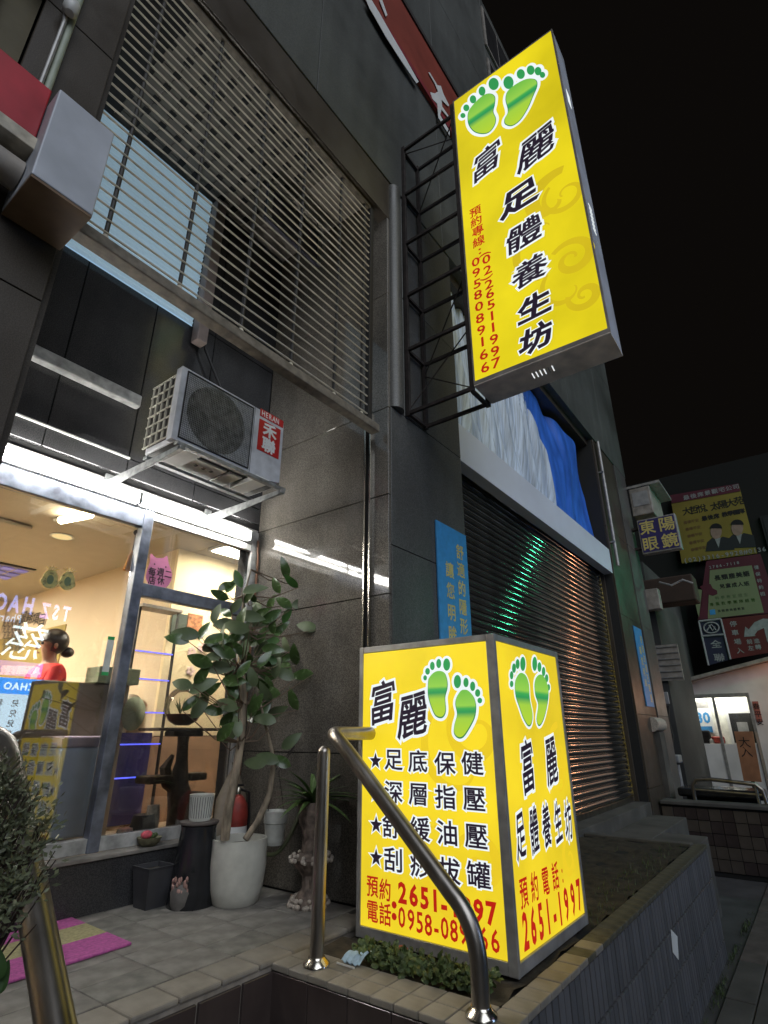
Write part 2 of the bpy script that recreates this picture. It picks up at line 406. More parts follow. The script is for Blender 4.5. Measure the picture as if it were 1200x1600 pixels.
panels(fac, 'Y', Yo, 9.22, 10.5, [-.85, .2, 1.2, 2.7, 4.2, 5.86], 1.4, M['pillar_dark'])
panels(fac, 'Y', Yo - .02, 10.51, 11.3, [-.85, 1.2, 2.7, 4.2, 5.86], 1.4, M['pillar'])
panels(fac, 'Y', Yo, .25, .58, [-.85, 1.2, 2.6, 4.2, 5.87], 1, M['pillar_dark'])
panels(fac, 'X', Xg, Yo + .001, 3.62, [0, .82, 1.84, 2.59, 3.34, 4.5, 5.75], 1.9, M['granite_side'])
bx(.58, .61, Yo + .04, 3.62, 0, 5.75).build('recess_side', M['pillar_dark'], fac)
# lintel and upper storeys
for i in range(-2, 6):
    x0, x1 = i * 2.0 + .003, min(i * 2.0 + 1.997, 11.4)
    for j, (z0, z1) in enumerate(((5.88, 8.1), (8.106, 11.1), (11.106, 14.2))):
        bx(x0, x1, Yo - .012, Yo + .1, z0, z1).build('facade_slab', M['facade'], fac, bevel=.004, seg=1)
bx(-4, 11.39, Yo + .101, 9, 5.9, 14.18).build('upper_storeys', M['facade'], fac)
bx(Xg, 9.2, Yo + .1, 2.54, 5.76, 5.89).build('lintel', M['pillar_dark'], fac)
bx(.3, Xg + .03, Yo + .0, 2.3, 5.40, 5.875).build('lintel', M['pillar_dark'], fac)
for zc in (9.9, 11.6, 13.2):
    for xc in (6.6, 8.9):
        w = bx(xc - .6, xc + .6, Yo - .05, Yo - .013, zc - .6, zc + .6).build('window', M['alu_dark'], fac, bevel=.005)
        bx(xc - .54, xc - .02, Yo - .056, Yo - .051, zc - .54, zc + .54).build('pane', M['black_tile'], w)
        bx(xc + .02, xc + .54, Yo - .056, Yo - .051, zc - .54, zc + .54).build('pane', M['black_tile'], w)

# recess: upper shopfront wall of dark polished slabs
random.seed(11)
panels(fac, 'Y', Yw - .03, .61, Xg - .002, [2.66, 2.805, 4.27, 5.75], .565, M['black_tile'], gap=.008, name='wall_slab')
bx(.58, Xg + .03, Yw + .001, Yw + .15, 2.60, 5.9).build('recess_back', M['joint'], fac)
bx(.58, Xg + .03, 2.3, Yw, 5.76, 5.85).build('soffit', M['alu_dark'], fac)
# soffit tiles with square dark holes between
so = MB(); hs = MB()
for i in range(13):
    for j in range(9):
        x = 1.06 + i * .148; y = 2.33 + j * .148
        if x > 2.5: continue
        so.box(x + .004, x + .144, y + .004, y + .144, 5.742, 5.759)
        hs.box(x - .028, x + .028, y - .030, y + .030, 5.734, 5.741)
stuff(so.build('soffit_tiles', mat('grimy grey soffit tile', (.14, .125, .105), .7, var=.2, scale=9), fac)); stuff(hs.build('soffit_holes', M['joint'], fac))
bx(.60, 1.05, 2.33, 3.6, 5.70, 5.755).build('soffit_gap', M['joint'], fac)

# --- terrace
ter = struct(bx(-1.6, 2.115, 2.215, 3.9, GZ, -.014).build('terrace', M['grout']))
struct_ext = bx(2.115, 3.02, 2.215, 3.6, GZ, -.014).build('terrace_base', M['grout'], ter)
tm = [MB().box(0, .2965, 0, .1965, 0, .02).mesh('tile', M[k], bevel=.0025, seg=1) for k in ('floor_tile', 'floor_tile_b')]
random.seed(5)
for i in range(16):
    for j in range(6):
        x = -1.55 + i * .3; y = 2.40 + j * .2
        if x + .3 > 3.02: continue
        link('tile', random.choice(tm), ter, (x, y, -.014 + random.uniform(-.001, .001)))
em = [MB().box(0, .194, 0, .18, 0, .024).mesh('edge_tile', M[k], bevel=.008, seg=2) for k in ('edge_tile', 'edge_tile_b')]
for i in range(23):
    x = -1.55 + i * .2
    if x + .2 > 3.0: continue
    link('edge_tile', random.choice(em), ter, (x, 2.206, -.015))
# riser tiles under the terrace edge and along the stair side wall
rt = MB().box(0, .2065, 0, .02, 0, .191).mesh('tile', M['wall_tile'], bevel=.002, seg=1)
for i in range(17):
    for j in range(4):
        link('tile', rt, ter, (-1.56 + i * .2205 - .01, 2.200, -.225 - j * .2))
lblk = struct(bx(-1.6, .85, 1.12, 2.198, GZ, -.014).build('side_terrace', M['grout']))
for i in range(8):
    for j in range(5):
        link('tile', random.choice(tm), lblk, (-1.55 + i * .3, 1.125 + j * .2, -.014 + random.uniform(-.001, .001)))
steps = struct(bx(.86, 2.10, 1.90, 2.19, GZ, -.215).build('steps', M['concrete']))
for k in range(1, 3):
    bx(.86, 2.10, 1.90 - .3 * k, 2.199 - .3 * k, GZ, -.215 - .21 * k).build('step', M['concrete'], steps, bevel=.004)
# planter with tiled walls
pl = thing('planter', (4.4, 1.6, GZ), 'long raised planter bed with slate tiled front wall and tiled rim', 'planter')
bx(2.135, 6.42, 1.125, Yo - .001, GZ, -.03).build('core', M['dgrout'], pl)
soil = MB(); nx, ny = 60, 14
for i in range(nx + 1):
    for j in range(ny + 1):
        soil.v.append((2.36 + i / nx * 3.9, 1.22 + j / ny * .95, -.028 + .02 * random.random() + .012 * sin(i * .7) * cos(j * .9)))
for i in range(nx):
    for j in range(ny): soil.f.append((i * (ny + 1) + j, (i + 1) * (ny + 1) + j, (i + 1) * (ny + 1) + j + 1, i * (ny + 1) + j + 1))
stuff(soil.build('soil', M['soil'], pl, smooth=True))
c1 = [MB().box(0, .108, 0, .108, 0, .026).mesh('rim_tile', M[k], bevel=.004, seg=2) for k in ('edge_tile', 'edge_tile_b')]
for j in range(10):
    for i in range(2): link('rim_tile', random.choice(c1), pl, (2.118 + i * .1125, 1.095 + j * .1125, -.03 + random.uniform(0, .002)))
c2_ = [MB().box(0, .108, 0, .108, 0, .026).mesh('rim_tile', mat('mossy rim tile', (.085, .078, .055), .8, var=.4, scale=12, bump=.5), bevel=.004, seg=2)]
for i in range(36):
    link('rim_tile', random.choice(c1) if i < 5 or (i < 9 and i % 2) else c2_[0], pl, (2.343 + i * .1125, 1.095, -.03 + random.uniform(0, .002)))
st_ = [MB().box(0, .054, 0, .018, 0, .216).mesh('tile', M[k], bevel=.0015, seg=1) for k in ('slate_tile', 'slate_tile_b')]
for i in range(65):
    for j in range(4):
        link('tile', random.choice(st_), pl, (2.135 + i * .066, 1.108 + random.uniform(-.001, .001), -.2565 - j * .23 if j < 4 else 0))
sd_ = MB().box(0, .018, 0, .214, 0, .194).mesh('tile', M['wall_tile'], bevel=.002, seg=1)
for i in range(5):
    for j in range(4): link('tile', sd_, pl, (2.1175, 1.118 + i * .2175, -.226 - j * .2))
bx(6.30, 6.42, 1.22, Yo - .002, -.03, .0).build('end_rim', M['concrete'], pl, bevel=.006)
card = bx(0, 0, 0, 0, 0, 0); cq = [at(1048, 1452, Y=1.104), at(1058, 1463, Y=1.104), at(1060, 1500, Y=1.104), at(1051, 1488, Y=1.104)]
tag(MB().prism(cq, (0, -.002, 0)).build('paper_tag', M['print_white']), 'small white paper tag stuck on the slate tiled planter wall', 'paper')
# steps up to the shutter, and the concrete kerb under it
stp = thing('entrance_steps', (7.5, 2.0, GZ), 'concrete steps between planter end and dark tiled wall below shutter', 'steps')
bx(4.16, 9.19, Yo + .002, 2.62, GZ, .035).build('kerb', M['concrete'], stp, bevel=.006)
bx(6.43, 9.1, 1.75, Yo, GZ, -.11).build('step', M['concrete'], stp, bevel=.008)
bx(6.43, 7.7, 1.30, 1.748, GZ, -.12).build('step', M['concrete'], stp, bevel=.008)
# far dark tiled wall
fw = thing('tiled_wall', (9.85, 1.3, GZ), 'low dark brown tiled wall across the end of the pavement', 'wall')
bx(9.62, 9.9, .3, Yo - .005, GZ, -.02).build('core', M['dgrout'], fw)
ft = [MB().box(0, .012, 0, .142, 0, .142).mesh('tile', m_, bevel=.002, seg=1) for m_ in (M['wall_tile'], mat('matt brown tile', (.085, .068, .055), .5))]
for i in range(12):
    for j in range(5): link('tile', random.choice(ft), fw, (9.606, .36 + i * .15, -.79 + j * .15))
bx(9.58, 9.94, .27, Yo - .03, -.019, .03).build('coping', M['concrete'], fw, bevel=.01)

# ================================================================== SHUTTER BAY
sh = thing('roller_shutter', (6.7, 2.4, .04), 'closed steel roller shutter with convex slats reflecting green and orange light', 'shutter')
prof = []
for k in range(9):
    a = k / 8; prof.append((-.016 * sin(pi * a) ** .8 if 0 < a < 1 else 0, a * .066))
sl = MB(); pr = prof + [(.004, .070), (.010, .074)]
for x in (4.16, 9.16): sl.v += [(x, 2.42 + p[0], p[1]) for p in pr]
n_ = len(pr); sl.f += [(i, i + n_, i + 1 + n_, i + 1)[::1] for i in range(n_ - 1)]
sme = sl.mesh('slat', M['shutter'], smooth=True)
for k in range(45): link('slat', sme, sh, (0, random.uniform(-.001, .001), .10 + k * .0745))
bx(4.16, 9.16, 2.395, 2.43, .037, .10).build('bottom_bar', M['steel'], sh, bevel=.004)
bx(9.165, 9.20, 2.34, 2.46, .037, 3.4).build('guide_rail', M['pillar_dark'], sh, bevel=.004)
bx(9.13, 9.142, 2.385, 2.41, .037, 3.34).build('edge_strip', M['steel_b'], sh, bevel=.002)
for k in range(44): bx(9.105, 9.128, 2.392, 2.402, .13 + k * .0745, .15 + k * .0745).build('end_clip', M['steel_b'], sh)
bx(4.155, 9.2, 2.47, 2.6, .04, 3.8).build('backing', M['joint'], sh)
tag(bx(4.153, 9.16, Yo + .004, 2.33, 3.345, 3.755).build('fascia_board', M['band'], None, bevel=.004), 'long blank white fascia board above the roller shutter', 'fascia')
def cloth(name, m, fn, nx, nz, parent=None):
    b = MB()
    for i in range(nx + 1):
        for j in range(nz + 1): b.v.append(fn(i / nx, j / nz))
    for i in range(nx):
        for j in range(nz): b.f.append((i * (nz + 1) + j, (i + 1) * (nz + 1) + j, (i + 1) * (nz + 1) + j + 1, i * (nz + 1) + j + 1))
    k = len(b.v)
    back = [(x, y + .006, z) for x, y, z in b.v]; fb = [f[::-1] for f in b.f]
    b.v += back; b.f += [tuple(i + k for i in f) for f in fb]
    return b.build(name, m, parent, smooth=True)
def silver(u, v):
    x1 = 7.02 - .75 * v ** 2.2
    x = 4.15 + u * (x1 - 4.15); z = 3.75 + v * 2.0 
    w = .035 * sin(x * 13 + v * 5.0 + 1.5 * sin(v * 4)) + .022 * sin(x * 41 + v * 9 + sin(x * 5)) + .010 * sin(x * 67 + v * 17) + .06 * sin(x * 2.3 + v * 2)
    return (x, 2.42 - .08 * (1 - v) + w, z)
def blue(u, v):
    x0 = 6.90 - .75 * v ** 2.2; x1 = 9.15 - .55 * max(0, v - .55) ** 1.2 * 2
    x = x0 + u * (x1 - x0); z = 3.75 + v * (2.0 - .22 * u ** 2)
    w = .05 * sin(x * 3.1 - v * 3.4 + .8) + .018 * sin(x * 9 + v * 3) + (.05 * math.exp(-((u - .42 - .25 * v + .1 * v * v) / .04) ** 2))
    return (x, 2.40 + w, z)
tag(cloth('silver_tarpaulin', M['silver_cloth'], silver, 150, 26), 'crumpled silver grey sheet covering the old shop sign above the fascia', 'tarpaulin')
tag(cloth('blue_tarpaulin', M['blue_cloth'], blue, 90, 26), 'bright blue sheet draped at the far end above the fascia', 'tarpaulin')
struct(bx(4.15, 9.22, 2.56, 2.62, 3.76, 5.9).build('shutter_bay_back', M['joint'], None))
dp = thing('drainpipe', (9.36, 2.1, 3.4), 'thin pale drainpipe running up beside the blue sheet', 'pipe')
MB().tube([(9.32, 2.13, 3.5), (9.32, 2.13, 5.83)], .028, 10).build('pipe', M['alu'], dp, smooth=True)
for z in (3.9, 5.2): bx(9.28, 9.36, 2.11, 2.19, z, z + .03).build('clip', M['galv'], dp)

# blue vertical signs on both piers
def blue_board(x0, x1, z0, z1, label):
    s_ = thing('vertical_sign', ((x0 + x1) / 2, 2.17, z0), label, 'sign', 'blue vertical signs on the piers')
    bx(x0, x1, 2.168, 2.185, z0, z1).build('board', M['blue_sign'], s_, bevel=.003)
    zt = z1 - .19; st = .158; L_ = []
    for i, ch in enumerate('舒適的隱形眼鏡'): L_.append((ch, (x0 + (x1 - x0) * .74, 2.168, zt - i * st)))
    for i, ch in enumerate('讓您明眸'): L_.append((ch, (x0 + (x1 - x0) * .36, 2.168, zt - (i + 1.15) * st * 1.1)))
    letters(s_, L_, 'Y-', .14, .95, M['print_gold'], bold='b1')
    return s_
blue_board(3.62, 4.12, 1.33, 2.57, 'sky blue vertical board with yellow writing on the pier behind the light box')
blue_board(9.86, 10.36, 1.33, 2.60, 'sky blue vertical board with yellow writing on the far pier')

# ================================================================== SHOPFRONT
led = bx(-1.6, Xg - .002, 3.52, 3.60, 0.002, .27).build('shop_plinth', M['black_tile'], None, bevel=.004)
tag(led, 'dark polished plinth under the shop window', 'plinth')
tag(bx(-1.6, Xg - .002, 3.505, 3.62, .2705, .292).build('window_ledge', M['floor_tile_b'], None, bevel=.004), 'grey stone ledge running under the shop window', 'ledge')
win = thing('shop_window', (1.6, Yw, .29), 'large shop window in blue grey metal frame with a transom over the right pane', 'window')
wf = M['frame_blue']
bx(-1.6, 1.93, Yw - .03, Yw + .03, .293, .37).build('bottom_rail', M['frame_white'], win, bevel=.003)
bx(2.005, 2.93, Yw - .03, Yw + .03, .293, .37).build('bottom_rail', M['frame_white'], win, bevel=.003)
bx(1.93, 2.005, Yw - .04, Yw + .04, .293, 2.58).build('mullion', wf, win, bevel=.005)
bx(2.93, Xg - .002, Yw - .04, Yw + .03, .293, 2.58).build('side_post', M['frame_white'], win, bevel=.004)
bx(-1.6, 1.928, Yw - .035, Yw + .03, 2.33, 2.46).build('head_rail', wf, win, bevel=.004)
bx(2.007, 2.928, Yw - .035, Yw + .03, 2.40, 2.46).build('head_rail', M['frame_white'], win, bevel=.004)
bx(2.007, 2.928, Yw - .035, Yw + .035, 1.84, 1.93).build('transom', wf, win, bevel=.004)
for x in (-.9, .48): bx(x, x + .05, Yw - .03, Yw + .03, .371, 2.329).build('mullion', wf, win, bevel=.004)
bx(-1.6, -.901, Yw - .004, Yw + .004, .371, 2.329).build('pane', M['glass'], win)
bx(-.849, .479, Yw - .004, Yw + .004, .371, 2.329).build('pane', M['glass'], win)
MB().prism([(.531, Yw - .026, .371), (1.929, Yw + .022, .371), (1.929, Yw + .022, 2.329), (.531, Yw - .026, 2.329)], (0, .006, 0)).build('pane', M['glass'], win)
bx(2.006, 2.929, Yw - .004, Yw + .004, .371, 1.839).build('pane', M['glass'], win)
bx(2.006, 2.929, Yw - .004, Yw + .004, 1.931, 2.399).build('pane', M['glass'], win)
# fluorescent lamps over the window
def batten(x0, x1, z, label, lit=True, y=3.60, grp=None):
    t = thing('tube_light', ((x0 + x1) / 2, y, z), label, 'lamp', grp)
    bx(x0, x1, y - .008, y + .04, z - .045, z + .045).build('housing', M['white_metal'], t, bevel=.006)
    if lit:
        for dz in (-.030, .030): MB().tube([(x0 + .02, y - .035, z + dz), (x1 - .02, y - .035, z + dz)], .011, 12).build('lamp_tube', M['tube'], t, smooth=True)
        for x in (x0, x1 - .012): bx(x, x + .012, y - .050, y - .008, z - .042, z + .042).build('socket', M['white_metal'], t, bevel=.004)
    return t
G1 = 'lit tubes in a row over the shop window'
batten(-1.88, -.622, 2.512, 'lit fluorescent tube outside the picture at the far left end of the window', grp=G1)
batten(-.62, .60, 2.512, 'lit fluorescent tube over the window nearest the left edge', grp=G1)
batten(.602, 1.85, 2.512, 'lit fluorescent tube over the wide window pane beside the mullion', grp=G1)
batten(1.852, 2.87, 2.512, 'lit fluorescent tube under the air conditioner at the granite corner', grp=G1)
bx(-1.6, Xg - .01, 3.612, 3.66, 2.462, 2.60).build('lamp_board', M['alu'], win, bevel=.004)
# unlit tube and conduit on the dark wall
t = thing('tube_light', (1.26, 3.58, 3.30), 'unlit dusty fluorescent batten on the dark wall left of the air conditioner', 'lamp')
q0, q1 = at(12, 528, Y=3.56), at(222, 620, Y=3.56)
bx(q0.x, q1.x, 3.55, 3.615, q0.z - .05, q0.z + .05).build('housing', M['frame_white'], t, bevel=.012)
bx(q0.x - .001, q0.x + .07, 3.54, 3.55, q0.z - .045, q0.z + .045).build('end_cap', M['white_metal'], t, bevel=.004)
tag(MB().tube([(.0, 3.605, 2.80), (1.74, 3.605, 2.80)], .010, 8).build('conduit', M['white_metal']), 'thin white conduit line above the lit tubes', 'conduit')
cp = thing('pipe_cover', (2.0, 3.56, 3.9), 'pinkish plastic pipe cover coming down behind the grille', 'pipe')
a_, b_ = at(322, 440, Y=3.5), at(335, 545, Y=3.5)
bx(a_.x, a_.x + .10, 3.5, 3.6, b_.z, 5.7).build('cover', mat('dull pink plastic', (.30, .24, .22), .6), cp, bevel=.01)
MB().tube([(a_.x + .12, 3.57, 4.5), (a_.x + .12, 3.56, b_.z), (a_.x + .35, 3.55, b_.z - .35), (a_.x + .42, 3.3, b_.z - .75)], .012, 8).build('cable', M['print_black'], cp, smooth=True)

# glowing ribbed sheet painted for a soft blue reflection, upper left of the recess
cs = MB(); x = .63
pts = []
while x < 1.98:
    pts.append(x); x += .012
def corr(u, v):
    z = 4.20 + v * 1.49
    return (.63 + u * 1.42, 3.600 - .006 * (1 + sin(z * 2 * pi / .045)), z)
tag(cloth('reflection_sheet', mat('pale blue mirrored glow', (.45, .60, .72), .35, var=.12, scale=2.5, emit=(.30, .43, .52), es=.5), corr, 4, 380), 'pale blue mirrored glow sheet standing for a reflection on the wall behind the window grille', 'sheet')
sb = thing('window_reflection', (2.5, 2.95, 5.2), 'dark panel with broken white border standing for a reflected window behind the grille', 'sign')  # made-up panel in place of a window's reflection in the granite
def q3(x, y): return at(x, y, Y=2.95)
P0, P1, P2, P3 = q3(421, 281), q3(503, 362), q3(498, 408), q3(412, 336)
x0, x1, z0, z1 = P0.x, P1.x, P3.z, P0.z
bx(x0, x1, 2.95, 2.98, z0, z1).build('board', mat('dull navy panel', (.05, .05, .075), .5, var=.4, scale=15), sb, bevel=.004)
M['dimwhite'] = mat('dim white border', (.30, .30, .30), .6, var=.2)
bx(x0, x0 + .34, 2.938, 2.949, z1 - .07, z1).build('border', M['dimwhite'], sb); bx(x0 + .47, x1, 2.938, 2.949, z1 - .07, z1).build('border', M['dimwhite'], sb)
for k in range(3): bx(x0, x0 + .06, 2.938, 2.949, z0 + .05 + k * .11, z0 + .14 + k * .11).build('border', M['dimwhite'], sb)
bx(x1 - .05, x1, 2.938, 2.949, z0, z1 - .1).build('border', M['dimwhite'], sb)
for x in (x0 + .05, x1 - .05): MB().tube([(x, 2.965, z1), (x, 2.965, 5.74)], .006, 6).build('hanger', M['iron'], sb)

# security grille
gr = thing('window_grille', (1.7, 2.25, 3.1), 'tall cream horizontal bar grille with dark ties across the upper recess', 'grille')
gx0, gx1 = .60, 2.80
barm = MB().tube([(gx0, 0, 0), (gx1, 0, 0)], .0058, 8).mesh('bar', M['bar'], smooth=True)
zb = 3.20
nb = 28
for k in range(nb): link('bar', barm, gr, (0, 2.25, zb + k * .0775))
for x in (.77, 1.18, 1.60, 2.01, 2.43, 2.74):
    MB().tube([(x, 2.262, 3.12), (x, 2.262, zb + nb * .0775)], .012, 8).build('tie', M['tie'], gr, smooth=True)
    MB().lathe([(.022, 0), (.016, .03), (.009, .045)], (x, 2.262, 3.155), 10).build('tie_foot', M['bar'], gr, smooth=True)
bx(gx0 - .02, gx1 + .12, 2.22, 2.30, 3.085, 3.15).build('bottom_rail', M['rail_brown'], gr, bevel=.006)
bx(gx1 + .0, gx1 + .045, 2.235, 2.275, 3.151, 5.40).build('side_stile', M['tie'], gr, bevel=.003)
bx(gx0 - .02, gx0 + .0, 2.235, 2.275, 3.151, 5.39).build('side_stile', M['rail_brown'], gr, bevel=.003)
bx(gx0, gx1, 2.235, 2.275, 5.36, 5.395).build('top_rail', M['rail_brown'], gr, bevel=.003)
# steel tracks for a roller door on the granite side
tr = thing('door_track', (2.98, 2.37, 0), 'pair of thin stainless door tracks down the granite side wall', 'track')
for y in (2.345, 2.395): bx(2.966, 2.9945, y, y + .014, 0.002, 3.33).build('track', M['steel_b'], tr, bevel=.002)
bx(2.985, 2.9935, 2.36, 2.394, .002, 3.33).build('channel', M['joint'], tr)

# ---------------------------------------------------------------- air conditioner
ac = thing('air_conditioner', (2.0, 2.95, 2.58), 'white outdoor air conditioner unit on brackets above the lit tubes', 'air conditioner')
ax0, ax1, ay0, ay1, az0, az1 = 1.56, 2.44, 2.77, 3.11, 2.605, 3.13
bd = MB()
bd.box(ax0 + .03, ax1, ay0 + .022, ay1, az0, az1)
bd.build('casing', M['ac_white'], ac, bevel=.008)
fx0, fx1, fz0, fz1 = 1.605, 2.14, az0 + .03, az1 - .025
fc = ((fx0 + fx1) / 2 - .01, (fz0 + fz1) / 2 + .0); fr = .232
# front plate with round opening
fp = MB(); nn = 48
rect = []
for k in range(nn):
    a = 2 * pi * k / nn; c_, s_ = cos(a), sin(a)
    hx, hz = (ax1 - ax0) / 2, (az1 - az0) / 2
    dx = ((ax1 - fc[0]) if c_ > 0 else (fc[0] - ax0)) / max(abs(c_), 1e-6); dz = ((az1 - fc[1]) if s_ > 0 else (fc[1] - az0)) / max(abs(s_), 1e-6)
    t_ = min(dx, dz); rect.append((fc[0] + c_ * t_, fc[1] + s_ * t_))
for y in (ay0, ay0 + .02):
    for k in range(nn): fp.v.append((fc[0] + fr * cos(2 * pi * k / nn), y, fc[1] + fr * sin(2 * pi * k / nn)))
    for k in range(nn): fp.v.append((rect[k][0], y, rect[k][1]))
for k in range(nn):
    j = (k + 1) % nn
    fp.f += [(k, j, nn + j, nn + k), (2 * nn + k, 3 * nn + k, 3 * nn + j, 2 * nn + j), (k, 2 * nn + k, 2 * nn + j, j), (nn + k, nn + j, 3 * nn + j, 3 * nn + k)]
# corners
fp.build('front_panel', M['ac_white'], ac)
for (cx, cz) in ((ax0, az0), (ax0, az1), (ax1, az0), (ax1, az1)):
    ks = sorted(range(nn), key=lambda k: (rect[k][0] - cx) ** 2 + (rect[k][1] - cz) ** 2)[:2]
    MB().prism([(cx, ay0, cz), (rect[ks[0]][0], ay0, rect[ks[0]][1]), (rect[ks[1]][0], ay0, rect[ks[1]][1])], (0, .02, 0)).build('corner', M['ac_white'], ac)
MB().tube([(fc[0], ay0 + .021, fc[1]), (fc[0], ay0 + .0225, fc[1])], fr + .004, 40).build('fan_cavity', M['ac_dark'], ac)
fan = MB()
for k in range(3):
    a = k * 2 * pi / 3 + .4
    fan.prism([(fc[0] + r_ * cos(a + da), ay0 + .020 - d_, fc[1] + r_ * sin(a + da)) for r_, da, d_ in ((.05, -.3, 0), (.20, -.5, .0), (.215, 0, .0), (.19, .45, .0), (.06, .5, 0))], (0, -.004, 0))
fan.lathe([(.055, 0), (.05, .004)], (0, 0, 0), 20)
k0 = len(fan.v) - 40
for i in range(k0, len(fan.v)):
    x, y, z = fan.v[i]; fan.v[i] = (fc[0] + x, ay0 + .014 - z, fc[1] + y)
fan.build('fan', mat('grey fan blade', (.11, .10, .09), .5), ac)
gm = MB()
for k in range(42):
    x = fx0 + (fx1 - fx0) * k / 41; gm.box(x - .0012, x + .0012, ay0 - .008, ay0 - .005, fz0, fz1)
for k in range(34):
    z = fz0 + (fz1 - fz0) * k / 33; gm.box(fx0, fx1, ay0 - .0048, ay0 - .002, z - .0012, z + .0012)
stuff(gm.build('guard_mesh', M['galv'], ac))
gfr = MB()
gfr.box(fx0 - .006, fx0, ay0 - .01, ay0 - .0005, fz0, fz1).box(fx1, fx1 + .006, ay0 - .01, ay0 - .0005, fz0, fz1).box(fx0 - .006, fx1 + .006, ay0 - .01, ay0 - .0005, fz0 - .007, fz0 - .001).box(fx0 - .006, fx1 + .006, ay0 - .01, ay0 - .0005, fz1 + .001, fz1 + .007)
gfr.build('guard_frame', M['print_black'], ac)
# side coil with white lattice
bx(ax0 + .022, ax0 + .0295, ay0 + .07, ay1 - .02, az0 + .04, az1 - .03).build('coil', M['ac_dark'], ac)
lt = MB()
for k in range(5): y = ay0 + .07 + k * .0625; lt.box(ax0 + .005, ax0 + .016, y - .004, y + .004, az0 + .03, az1 - .03)
for k in range(7): z = az0 + .035 + k * .076; lt.box(ax0 + .006, ax0 + .015, ay0 + .06, ay1, z - .004, z + .004)
lt.build('side_lattice', mat('cream plastic lattice', (.42, .40, .33), .6), ac)
bx(ax0, ax0 + .03, ay0 + .021, ay0 + .06, az0, az1).build('side_strip', M['ac_white'], ac, bevel=.003)
# label
lb0, lb1 = Vector((at(402, 690, Y=ay0).x, 0, 0)), Vector((at(436, 705, Y=ay0).x + .018, 0, at(438, 722, Y=ay0).z))
bx(lb0.x - .0, lb1.x - .02, ay0 - .003, ay0 - .0005, lb1.z + .012, lb1.z + .26).build('label', M['ac_red'], ac)
lx = (lb0.x + lb1.x - .02) / 2
letters(ac, [('禾', (lx, ay0 - .003, lb1.z + .198)), ('聯', (lx, ay0 - .003, lb1.z + .078))], 'Y-', .118, 1.1, M['print_white'], bold='b2')
bx(lb0.x - .0, lb1.x + .0, ay0 - .003, ay0 - .0005, lb1.z + .285, lb1.z + .345).build('name_strip', M['ac_red'], ac)
letters(ac, [(c, (lb0.x + .028 + i * .034, ay0 - .003, lb1.z + .315)) for i, c in enumerate('HERAN')], 'Y-', .062, .75, M['print_white'], bold='b1')
bx(2.16, 2.163, ay0 - .0012, ay0 + .001, az0, az1).build('seam', M['print_black'], ac)
# underside
for (x0, x1, y0, y1) in ((1.66, 1.78, 2.74, 3.02), (2.2, 2.32, 2.74, 3.02)):
    bx(x0, x1, y0, y1, 2.565, 2.60).build('foot_channel', M['foam'], ac, bevel=.004)
bx(ax0 + .04, ax1 - .01, ay0 + .03, ay1 - .01, az0 - .0015, az0 - .0005).build('underside', M['ac_dark'], ac)
bx(1.80, 2.05, 2.86, 3.08, 2.592, 2.6045).build('base_plate', M['foam'], ac, bevel=.004)
bx(2.07, 2.18, 2.86, 3.08, 2.592, 2.6045).build('base_plate', M['foam'], ac, bevel=.004)
for k in range(3): bx(1.85 + k * .06, 1.87 + k * .06, 2.93, 2.955, 2.588, 2.5915).build('drain_slot', M['print_black'], ac)
# brackets are part of the mounting
br = thing('wall_bracket', (2.0, 3.3, 2.5), 'pair of galvanised angle brackets carrying the air conditioner', 'bracket')
for x in (1.60, 2.42):
    MB().prism([(x, 2.72, 2.562), (x, 3.61, 2.562), (x, 3.61, 2.535), (x, 2.72, 2.535)], (.035, 0, 0)).build('arm', M['galv'], br, bevel=.002)
    MB().prism([(x - .004, 2.74, 2.556), (x - .004, 3.60, 2.556), (x - .004, 3.60, 2.475), (x - .004, 3.50, 2.475), (x - .004, 2.74, 2.525)], (-.004, 0, 0)).build('brace', M['galv'], br)
    bx(x - .005, x + .05, 3.590, 3.607, 2.47, 2.62).build('wall_plate', M['galv'], br)
bx(1.58, 2.47, 2.73, 2.765, 2.563, 2.585).build('cross_rail', M['galv'], br, bevel=.002)
bx(1.58, 2.47, 3.06, 3.10, 2.563, 2.585).build('cross_rail', M['galv'], br, bevel=.002)

# ---------------------------------------------------------------- things at the upper left
gb = thing('metal_box', (.47, 1.9, 2.88), 'grey sheet metal box with brown underside at the left pier', 'box')
c0 = at(0, 362, Z=2.882)
bx(.355, .585, 1.90, 2.175, 2.885, 3.375).build('body', M['alu_side'], gb, bevel=.006)
bx(.357, .583, 1.903, 2.172, 2.872, 2.8835).build('underside', mat('brown painted plate', (.16, .10, .06), .7, var=.25), gb)
rb = thing('red_signbox', (.1, 2.0, 3.15), 'red sign box behind the grey metal box', 'sign')
bx(-.45, .352, 2.0, 2.17, 3.15, 3.455).build('body', mat('red acrylic', (.42, .02, .035), .45, var=.25, scale=4), rb, bevel=.006)
bx(-.45, .36, 1.985, 2.17, 3.085, 3.148).build('tray', mat('cream flashing', (.50, .45, .36), .6, var=.35, scale=16), rb, bevel=.004)
du = thing('duct', (.2, 2.1, 2.98), 'white ribbed ventilation duct poking out under the red sign box', 'duct')
MB().tube([(-.5, 2.06, 2.985), (.22, 2.06, 2.985)], .075, 20).build('pipe', M['white_metal'], du, smooth=True)
for k in range(9): MB().tube([(.10 + k * .013, 2.06, 2.985), (.104 + k * .013, 2.06, 2.985)], .0785, 20).build('rib', M['white_metal'], du, smooth=True)
MB().tube([(.22, 2.06, 2.985), (.35, 2.06, 2.985)], .062, 20).build('spigot', M['alu_dark'], du, smooth=True)
pp = thing('vertical_pipe', (.33, 2.15, 3.4), 'pale green vertical pipe climbing the left pier', 'pipe')
a_ = at(132, 10, Y=2.16)
